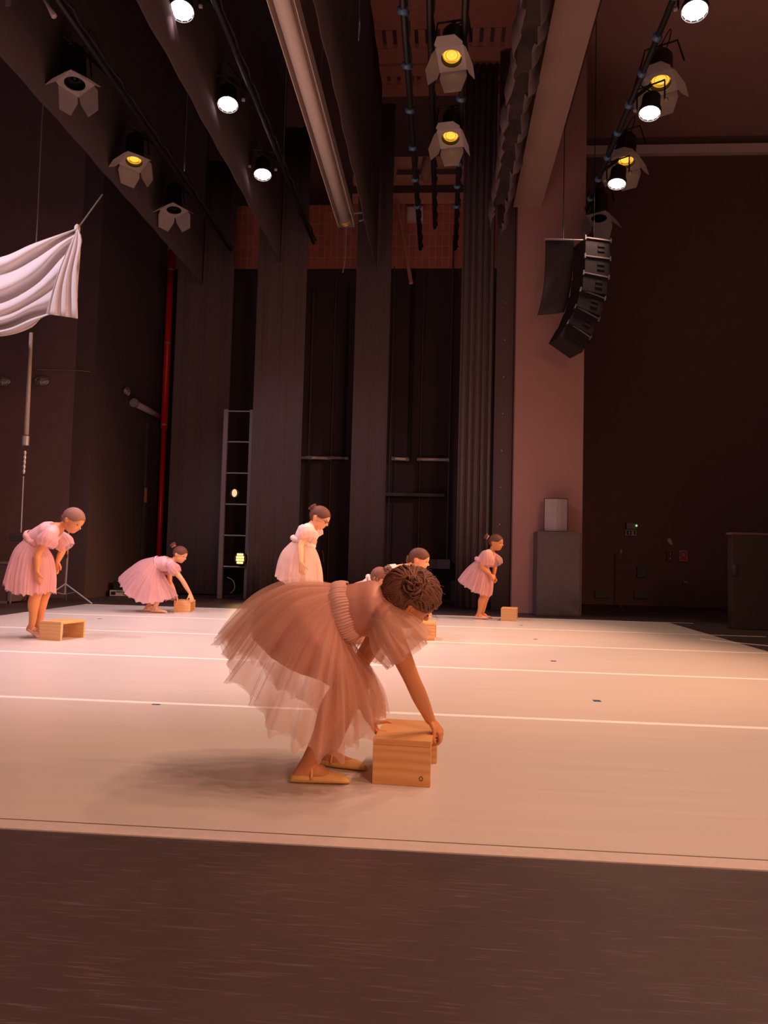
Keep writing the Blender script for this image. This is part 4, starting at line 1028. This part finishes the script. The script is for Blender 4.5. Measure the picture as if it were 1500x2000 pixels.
T_hero = tulle('dusty_tulle', (.90, .62, .49), .36, .24, 30)
T_slv = tulle('sleeve_tulle', (.92, .64, .50), .44, .18, 14)
T_pink = tulle('pink_tulle', (.86, .56, .58), .66, .16, 60)
T_white = tulle('cream_tulle', (.90, .70, .62), .74, .14, 60)
M_bodh = plain('dusty_rose_satin', (.56, .255, .19), .5, noise=.1)
M_bandh = plain('ruched_tulle_band', (.72, .43, .36), .9)
M_bodp = plain('pink_bodice', (.78, .44, .45), .7, noise=.06)
M_bodw = plain('cream_pink_bodice', (.84, .62, .56), .7, noise=.06)
M_linh = plain('satin_lining', (.56, .25, .19), .55, noise=.06)
M_linp = plain('pink_lining', (.75, .46, .44), .7, noise=.06)
H_dark = hairmat('brown_hair', (.10, .042, .026), (.30, .135, .085))
H_mid = hairmat('mid_brown_hair', (.09, .035, .022), (.17, .07, .045))
H_light = hairmat('light_brown_hair', (.20, .10, .08), (.32, .17, .13))

def PL(pts, Y): return [at(a, b, Y) for a, b in pts]

# ---- the girl in front
Y = 2.62; YN, YF = 2.53, 2.71
J = dict(pelvis=at(575, 1217, Y), waist=at(664, 1195, Y), chest=at(728, 1188, Y), neck=at(776, 1190, Y+.0), skull=at(791, 1175, Y),
         shn=at(752, 1206, 2.52), eln=at(806, 1330, 2.56), wrn=at(840, 1405, 2.66), shf=at(757, 1205, 2.735), elf=at(690, 1322, 2.79), wrf=at(722, 1402, 2.69),
         hipn=at(586, 1240, 2.57), knn=at(684, 1335, 2.545), ann=at(603, 1487, 2.52), hipf=at(588, 1236, 2.67), knf=at(704, 1325, 2.72), anf=at(640, 1473, 2.72),
         hen=V((-.478, 2.515, .004)), ton=V((-.284, 2.535, .004)), hef=V((-.430, 2.735, .004)), tof=V((-.245, 2.69, .004)))
F0 = V((.80, .42, -.50)); U0 = V((.45, -.30, .85))
hc = at(797, 1169, 2.60)
person(dict(label='girl in dusty pink tulle dress in front, bending to grip the nearest box', base=(-.38, 2.62), vox=.0034, skin=SKN, J=J, k=1.0, sm=4,
    head=(hc, F0, U0, .208), hairm=H_dark, strands=420, bunl=(-.20, .36, .24), bun=(at(812, 1144, 2.515), V((-.1, -.85, .5)), .030), bloops=70, tie=M_bodw, hj=.004,
    handn=dict(d=(.62, .05, -.70), n=(.70, -.25, .62), s=(-.3, -1, 0), curl=(38, 45, 25), L=.12, thumb=(35, 15)),
    handf=dict(d=(.50, -.25, -.80), n=(-.80, -.1, -.3), s=(.2, -.8, .6), curl=(15, 20, 15), L=.12, tdir=(.95, -.25, -.15)),
    bodm=M_bodh, tulm=T_hero, slvm=T_slv, tangle=True, linm=M_linh, bandm=M_bandh, shoem=M_shoe,
    skirt=dict(y=Y, prof=(PL([(652, 1140), (570, 1138), (498, 1180), (434, 1250)], Y), PL([(664, 1195), (646, 1262), (630, 1346), (616, 1428)], Y), PL([(676, 1250), (714, 1292), (738, 1345), (742, 1395)], Y)),
        w=[.098, .18, .215, .23], amp=.028, seeds=(11, 12), jag=.03, freqs=(13, 25, 43), nu=340,
        lining=(PL([(652, 1143), (572, 1146), (508, 1182), (492, 1232)], Y), PL([(664, 1195), (640, 1245), (618, 1282), (606, 1302)], Y), PL([(676, 1248), (690, 1275), (700, 1300), (704, 1318)], Y)), lw=[.10, .168, .18, .172],
        band=dict(c=at(672, 1195, Y), ax=at(728, 1180, Y)-at(640, 1203, Y), rl=.106, ro=.094, w=.070, bul=.012, rip=.0032)),
    sleeven=[(at(742, 1197, 2.53), at(795, 1282, 2.53), .046, .088, .074, .11), (at(746, 1196, 2.53), at(806, 1268, 2.52), .042, .074, .078, .14)],
    sleevef=[(at(756, 1205, 2.74), at(715, 1278, 2.76), .045, .062, .058, .14)]))

# ---- dancer at far left, leaning forward
Y = 6.12
J = dict(pelvis=at(62, 1088, Y), waist=at(70, 1055, Y), chest=at(97, 1040, Y), neck=at(121, 1028, Y), skull=at(138, 1016, Y),
         shn=at(98, 1041, Y-.12), eln=at(74, 1082, Y-.15), wrn=at(72, 1116, Y-.16), shf=at(106, 1043, Y+.12), elf=at(122, 1074, Y+.16), wrf=at(112, 1098, Y+.12),
         hipn=at(65, 1094, Y-.06), knn=at(72, 1157, Y-.06), ann=at(62, 1221, Y-.05), hipf=at(68, 1094, Y+.06), knf=at(88, 1158, Y+.07), anf=at(75, 1221, Y+.07),
         hen=at(53, 1232, Y-.05), ton=at(75, 1246, Y-.05), hef=at(66, 1231, Y+.08), tof=at(86, 1240, Y+.08))
hc = at(142, 1016, Y)
person(dict(label='dancer in pink dress at far left, leaning over an open box', base=(-3.3, Y), vox=.006, skin=SKN, J=J, k=1.02,
    head=(hc, V((.80, -.12, -.45)), V((.45, 0, .85)), .205), hairm=H_light, bun=(at(120, 1012, Y-.0)+V((-.0, .06, 0)), V((-1, .3, .2)), .03), hj=.004,
    handn=dict(d=(0, 0, -1), n=(-.3, -1, 0), s=(1, 0, 0)), handf=dict(d=(-.1, 0, -1), n=(0, 1, 0), s=(1, 0, 0)),
    bodm=M_bodp, tulm=T_pink, linm=M_linp, bandm=M_bodp,
    skirt=dict(y=Y, prof=(PL([(60, 1047), (38, 1070), (27, 1105), (19, 1135)], Y), PL([(70, 1056), (62, 1085), (58, 1125), (57, 1156)], Y), PL([(86, 1066), (100, 1090), (104, 1125), (102, 1156)], Y)),
        w=[.10, .17, .20, .21], amp=.016, nu=160, jag=.03, freqs=(9, 16, 31), seeds=(21, 22),
        band=dict(c=at(70, 1055, Y), ax=at(97, 1040, Y)-at(66, 1072, Y), rl=.112, ro=.094, w=.05)),
    sleeven=[(at(98, 1040, Y-.12), at(88, 1068, Y-.15), .05, .085, .06, .1)], sleevef=[(at(112, 1044, Y+.14), at(132, 1070, Y+.14), .05, .08, .06, .1)]))

# ---- crouching dancer behind, left
Y = 8.93
def c5(a, b): return (200+a/6.818, 1020+b/6.818)
J = dict(pelvis=at(*c5(590, 640), Y), waist=at(*c5(730, 560), Y), chest=at(*c5(850, 550), Y), neck=at(*c5(945, 515), Y), skull=at(*c5(1000, 450), Y),
         shn=at(*c5(905, 570), Y-.11), eln=at(*c5(1062, 770), Y-.12), wrn=at(*c5(1170, 950), Y-.06), shf=at(*c5(890, 600), Y+.11), elf=at(*c5(900, 790), Y+.12), wrf=at(*c5(975, 965), Y+.06),
         hipn=at(*c5(610, 680), Y-.07), knn=at(*c5(800, 930), Y-.08), ann=at(*c5(690, 1140), Y-.07), hipf=at(*c5(610, 680), Y+.07), knf=at(*c5(760, 930), Y+.08), anf=at(*c5(590, 1140), Y+.08),
         hen=at(*c5(640, 1200), Y-.07), ton=at(*c5(865, 1208), Y-.08), hef=at(*c5(545, 1188), Y+.07), tof=at(*c5(740, 1190), Y+.08))
hc = at(*c5(1030, 430), Y)
person(dict(label='dancer at far left rear crouching with both hands on a box', base=(-3.35, Y), vox=.006, skin=SKL, J=J, k=1.0,
    head=(hc, V((.92, -.15, -.32)), V((.30, 0, .95)), .195), hairm=H_mid, bun=(at(*c5(942, 305), Y), V((-.5, 0, .85)), .036),
    handn=dict(d=(.35, 0, -1), n=(.6, -.6, .3), s=(0, -1, 0)), handf=dict(d=(.4, 0, -1), n=(.6, .5, .3), s=(0, 1, 0)),
    bodm=M_bodp, tulm=T_pink, linm=M_linp, bandm=M_bodp, shoem=M_shoep,
    skirt=dict(y=Y, prof=(PL([c5(690, 460), c5(520, 510), c5(370, 620), c5(250, 735)], Y), PL([c5(740, 560), c5(680, 740), c5(620, 900), c5(590, 1035)], Y), PL([c5(790, 660), c5(850, 770), c5(930, 890), c5(985, 985)], Y)),
        w=[.10, .19, .23, .26], amp=.018, nu=160, jag=.03, freqs=(9, 16, 31), seeds=(31, 32),
        band=dict(c=at(*c5(740, 560), Y), ax=at(*c5(850, 550), Y)-at(*c5(640, 600), Y), rl=.106, ro=.092, w=.03, bul=.008)),
    sleeven=[(at(*c5(900, 560), Y-.11), at(*c5(1000, 680), Y-.12), .05, .075, .05, .1)], sleevef=[(at(*c5(890, 600), Y+.12), at(*c5(895, 700), Y+.12), .05, .07, .05, .1)]))

# ---- standing dancer with glasses
Y = 7.0
def c6(a, b): return (500+a/7.5, 960+b/7.5)
J = dict(pelvis=at(*c6(620, 900), Y), waist=at(*c6(690, 740), Y), chest=at(*c6(770, 590), Y), neck=at(*c6(830, 480), Y), skull=at(*c6(880, 420), Y),
         shn=at(*c6(735, 570), Y-.12), eln=at(*c6(655, 800), Y-.21), wrn=at(*c6(660, 1040), Y-.29), shf=at(*c6(800, 570), Y+.12), elf=at(*c6(850, 720), Y+.16), wrf=at(*c6(800, 900), Y+.14),
         hipn=at(*c6(630, 930), Y-.07), knn=at(*c6(690, 1480), Y-.06), ann=at(*c6(640, 2010), Y-.06), hipf=at(*c6(640, 930), Y+.07), knf=at(*c6(720, 1480), Y+.07), anf=at(*c6(680, 2000), Y+.07))
g = ground(583, 1247); J['hen'] = V((at(582, 1240, Y).x, Y-.06, .004)); J['ton'] = J['hen']+V((.2, -.01, 0)); J['hef'] = J['hen']+V((.06, .13, 0)); J['tof'] = J['ton']+V((.06, .13, 0))
J['ann'] = J['hen']+V((.04, 0, .075)); J['anf'] = J['hef']+V((.04, 0, .075))
J['knn'] = V((J['hipn'].x*.4+J['ann'].x*.6+.05, Y-.06, .36)); J['knf'] = V((J['hipf'].x*.4+J['anf'].x*.6+.05, Y+.07, .36))
hc = at(*c6(925, 385), Y); Hs = .215
rt, PP, F, U, S = person(dict(label='tallest dancer standing in cream pink dress, wearing glasses and looking down', base=(J['hen'].x+.08, Y), vox=.006, skin=SKL, J=J, k=1.1,
    head=(hc, V((.86, -.15, -.42)), V((.42, 0, .88)), Hs), hairm=H_mid, bun=(at(*c6(835, 240), Y), V((-.55, 0, .85)), .038),
    handn=dict(d=(.05, 0, -1), n=(-.3, -1, 0), s=(1, 0, 0)), handf=dict(d=(0, 0, -1), n=(0, 1, 0), s=(1, 0, 0)),
    bodm=M_bodw, tulm=T_white, linm=M_linp, bandm=M_bodw,
    skirt=dict(y=Y, prof=(PL([c6(540, 720), c6(400, 870), c6(345, 1040), c6(312, 1235)], Y), PL([c6(690, 750), c6(650, 960), c6(640, 1180), c6(640, 1370)], Y), PL([c6(850, 800), c6(915, 960), c6(945, 1150), c6(955, 1350)], Y)),
        w=[.115, .20, .24, .26], amp=.016, nu=180, jag=.02, freqs=(9, 17, 35), seeds=(41, 42),
        lining=(PL([c6(545, 720), c6(430, 870), c6(385, 1020), c6(370, 1180)], Y), PL([c6(690, 750), c6(650, 960), c6(640, 1150), c6(640, 1290)], Y), PL([c6(845, 800), c6(880, 950), c6(900, 1100), c6(905, 1240)], Y)), lw=[.11, .18, .20, .20],
        band=dict(c=at(*c6(690, 740), Y), ax=at(*c6(770, 590), Y)-at(*c6(640, 880), Y), rl=.125, ro=.108, w=.05, bul=.016)),
    sleeven=[(at(*c6(740, 550), Y-.12), at(*c6(770, 720), Y-.16), .055, .095, .075, .08)], sleevef=[(at(*c6(820, 560), Y+.14), at(*c6(890, 680), Y+.15), .05, .085, .07, .1)]))
m = MB()
for s in (-1, 1):
    m.tube([PP(.425+.0*s, -.02+.062*sin(t*pi/8), s*.15+.085*cos(t*pi/8)) for t in range(17)], .0028, 6, cap=False)
    m.tube([PP(.41, -.0, s*.235), PP(.2, .01, s*.36), PP(-.02, .02, s*.385)], .0025, 6)
m.tube([PP(.43, -.0, -.065), PP(.45, .0, 0), PP(.43, -.0, .065)], .0025, 6)
m.build('glasses', M_gls, rt)

# ---- dancer bending behind the front girl's head, face in profile
Y = 7.05
def c2(a, b): return (680+a/6.818, 1060+b/6.818)
J = dict(pelvis=at(700, 1168, Y), waist=at(728, 1142, Y), chest=at(766, 1122, Y), neck=at(795, 1108, Y), skull=at(810, 1100, Y),
         shn=at(775, 1128, Y-.12), eln=at(812, 1158, Y-.12), wrn=at(836, 1188, Y-.10), shf=at(778, 1122, Y+.12), elf=at(800, 1160, Y+.14), wrf=at(812, 1196, Y+.08),
         hipn=at(702, 1174, Y-.07), knn=at(745, 1205, Y-.07), hipf=at(702, 1174, Y+.07), knf=at(748, 1205, Y+.08))
x0 = at(705, 1240, Y).x
J['hen'] = V((x0, Y-.08, .004)); J['ton'] = V((x0+.19, Y-.08, .004)); J['hef'] = V((x0+.03, Y+.08, .004)); J['tof'] = V((x0+.22, Y+.08, .004))
J['ann'] = J['hen']+V((.04, 0, .07)); J['anf'] = J['hef']+V((.04, 0, .07))
hc = at(*c2(940, 225), Y)
person(dict(label='dancer whose lit face shows just above the front girl\'s hair', base=(x0+.1, Y), vox=.006, skin=SKL, J=J, k=1.02,
    head=(hc, V((.96, -.10, -.22)), V((.22, 0, .97)), .208), hairm=H_mid, bun=(at(*c2(805, 220), Y), V((-1, -.2, .1)), .032),
    handn=dict(d=(.25, 0, -1), n=(.5, -.6, .3), s=(0, -1, 0)), handf=dict(d=(.1, 0, -1), n=(.6, .5, .3), s=(0, 1, 0)),
    bodm=M_bodw, tulm=T_pink, linm=M_linp, bandm=M_bodw,
    skirt=dict(y=Y, prof=(PL([(722, 1130), (690, 1140), (668, 1158), (655, 1180)], Y), PL([(730, 1143), (716, 1170), (706, 1195), (702, 1215)], Y), PL([(738, 1158), (746, 1175), (752, 1195), (755, 1212)], Y)),
        w=[.10, .17, .20, .21], amp=.02, nu=140, jag=.02, freqs=(13, 21, 31), seeds=(51,),
        band=dict(c=at(729, 1142, Y), ax=at(766, 1122, Y)-at(706, 1160, Y), rl=.11, ro=.095, w=.04)),
    sleeven=[(at(772, 1122, Y-.12), at(782, 1140, Y-.13), .05, .075, .055, .1)], sleevef=[(at(768, 1114, Y+.12), at(764, 1120, Y+.15), .05, .07, .055, .1)]))

# ---- dancer with dark tousled hair, mostly hidden
Y = 6.55
J = dict(pelvis=at(696, 1196, Y), waist=at(706, 1172, Y), chest=at(724, 1152, Y), neck=at(735, 1142, Y), skull=at(740, 1134, Y),
         shn=at(716, 1156, Y-.12), eln=at(712, 1192, Y-.12), wrn=at(728, 1210, Y-.02), shf=at(735, 1150, Y+.12), elf=at(742, 1186, Y+.14), wrf=at(740, 1210, Y+.08),
         hipn=at(698, 1202, Y-.07), knn=at(728, 1212, Y-.07), hipf=at(698, 1202, Y+.07), knf=at(730, 1212, Y+.08))
x0 = at(692, 1240, Y).x
J['hen'] = V((x0, Y-.08, .004)); J['ton'] = V((x0+.18, Y-.08, .004)); J['hef'] = V((x0+.02, Y+.08, .004)); J['tof'] = V((x0+.2, Y+.08, .004))
J['ann'] = J['hen']+V((.04, 0, .07)); J['anf'] = J['hef']+V((.04, 0, .07))
hc = at(740, 1130, Y)
person(dict(label='dancer with dark tousled hair mostly hidden behind the front girl\'s back', base=(x0+.1, Y), vox=.007, skin=SKL, J=J, k=.98,
    head=(hc, V((.55, .65, -.45)), V((.4, .0, .9)), .195), hairm=H_dark, bun=(at(757, 1116, Y-.02), V((.4, -.4, .8)), .036), bloops=40, tangle=True, hj=.012, wisps=(at(733, 1130, Y-.1),),
    handn=dict(d=(.6, 0, -1), n=(.5, -.6, .3), s=(0, -1, 0)), handf=dict(d=(.6, 0, -1), n=(.6, .5, .3), s=(0, 1, 0)),
    bodm=M_bodw, tulm=T_pink, linm=M_linp, bandm=M_bodw,
    skirt=dict(y=Y, prof=(PL([(697, 1165), (684, 1178), (674, 1192), (668, 1206)], Y), PL([(706, 1173), (700, 1192), (698, 1208), (697, 1222)], Y), PL([(716, 1180), (722, 1192), (726, 1206), (728, 1218)], Y)),
        w=[.10, .15, .18, .18], amp=.02, nu=140, jag=.02, freqs=(13, 21, 31), seeds=(61,),
        band=dict(c=at(706, 1172, Y), ax=at(724, 1152, Y)-at(698, 1190, Y), rl=.108, ro=.092, w=.04)),
    sleeven=[(at(718, 1152, Y-.12), at(714, 1168, Y-.14), .05, .075, .055, .1)], sleevef=[(at(735, 1150, Y+.12), at(740, 1166, Y+.13), .05, .07, .055, .1)]))

# ---- small dancer at right
Y = 9.5
def c7(a, b): return (860+a/7.5, 1010+b/7.5)
J = dict(pelvis=at(*c7(600, 780), Y), waist=at(*c7(620, 660), Y), chest=at(*c7(700, 570), Y), neck=at(*c7(755, 490), Y), skull=at(*c7(785, 420), Y),
         shn=at(*c7(690, 540), Y-.11), eln=at(*c7(600, 720), Y-.15), wrn=at(*c7(740, 850), Y-.14), shf=at(*c7(760, 560), Y+.10), elf=at(*c7(800, 720), Y+.14), wrf=at(*c7(780, 880), Y+.10),
         hipn=at(*c7(620, 820), Y-.06), knn=at(*c7(650, 1140), Y-.05), ann=at(*c7(562, 1415), Y-.05), hipf=at(*c7(630, 820), Y+.06), knf=at(*c7(680, 1140), Y+.06), anf=at(*c7(615, 1395), Y+.06),
         hen=V((at(*c7(490, 1480), Y).x, Y-.05, .004)), hef=V((at(*c7(550, 1470), Y).x, Y+.08, .004)))
J['ton'] = J['hen']+V((.185, -.01, 0)); J['tof'] = J['hef']+V((.18, 0, 0))
hc = at(*c7(812, 375), Y)
person(dict(label='small dancer in pink dress at far right, leaning forward with fist closed', base=(J['hen'].x+.08, Y), vox=.006, skin=SKN, J=J, k=1.0,
    head=(hc, V((.88, -.42, -.05)), V((.12, 0, 1)), .20), hairm=H_mid, bun=(at(*c7(675, 285), Y), V((-.8, 0, .5)), .036), tie=M_cream,
    handn=dict(d=(.6, 0, -.6), n=(.5, -.8, .2), s=(.3, 0, .8), curl=(60, 70, 50)), handf=dict(d=(.3, 0, -1), n=(.5, .6, .2), s=(1, 0, .3), curl=(60, 70, 50)),
    bodm=M_bodp, tulm=T_pink, linm=M_linp, bandm=M_bodp,
    skirt=dict(y=Y, prof=(PL([c7(545, 615), c7(420, 720), c7(335, 830), c7(270, 930)], Y), PL([c7(620, 665), c7(580, 830), c7(540, 980), c7(505, 1090)], Y), PL([c7(700, 720), c7(750, 850), c7(758, 1000), c7(735, 1145)], Y)),
        w=[.10, .17, .19, .20], amp=.018, nu=160, jag=.035, freqs=(9, 16, 31), seeds=(71, 72),
        band=dict(c=at(*c7(618, 660), Y), ax=at(*c7(700, 570), Y)-at(*c7(600, 740), Y), rl=.11, ro=.094, w=.05)),
    sleeven=[(at(*c7(680, 520), Y-.11), at(*c7(690, 720), Y-.15), .05, .09, .065, .1)], sleevef=[(at(*c7(770, 560), Y+.10), at(*c7(835, 700), Y+.13), .05, .085, .07, .1)]))
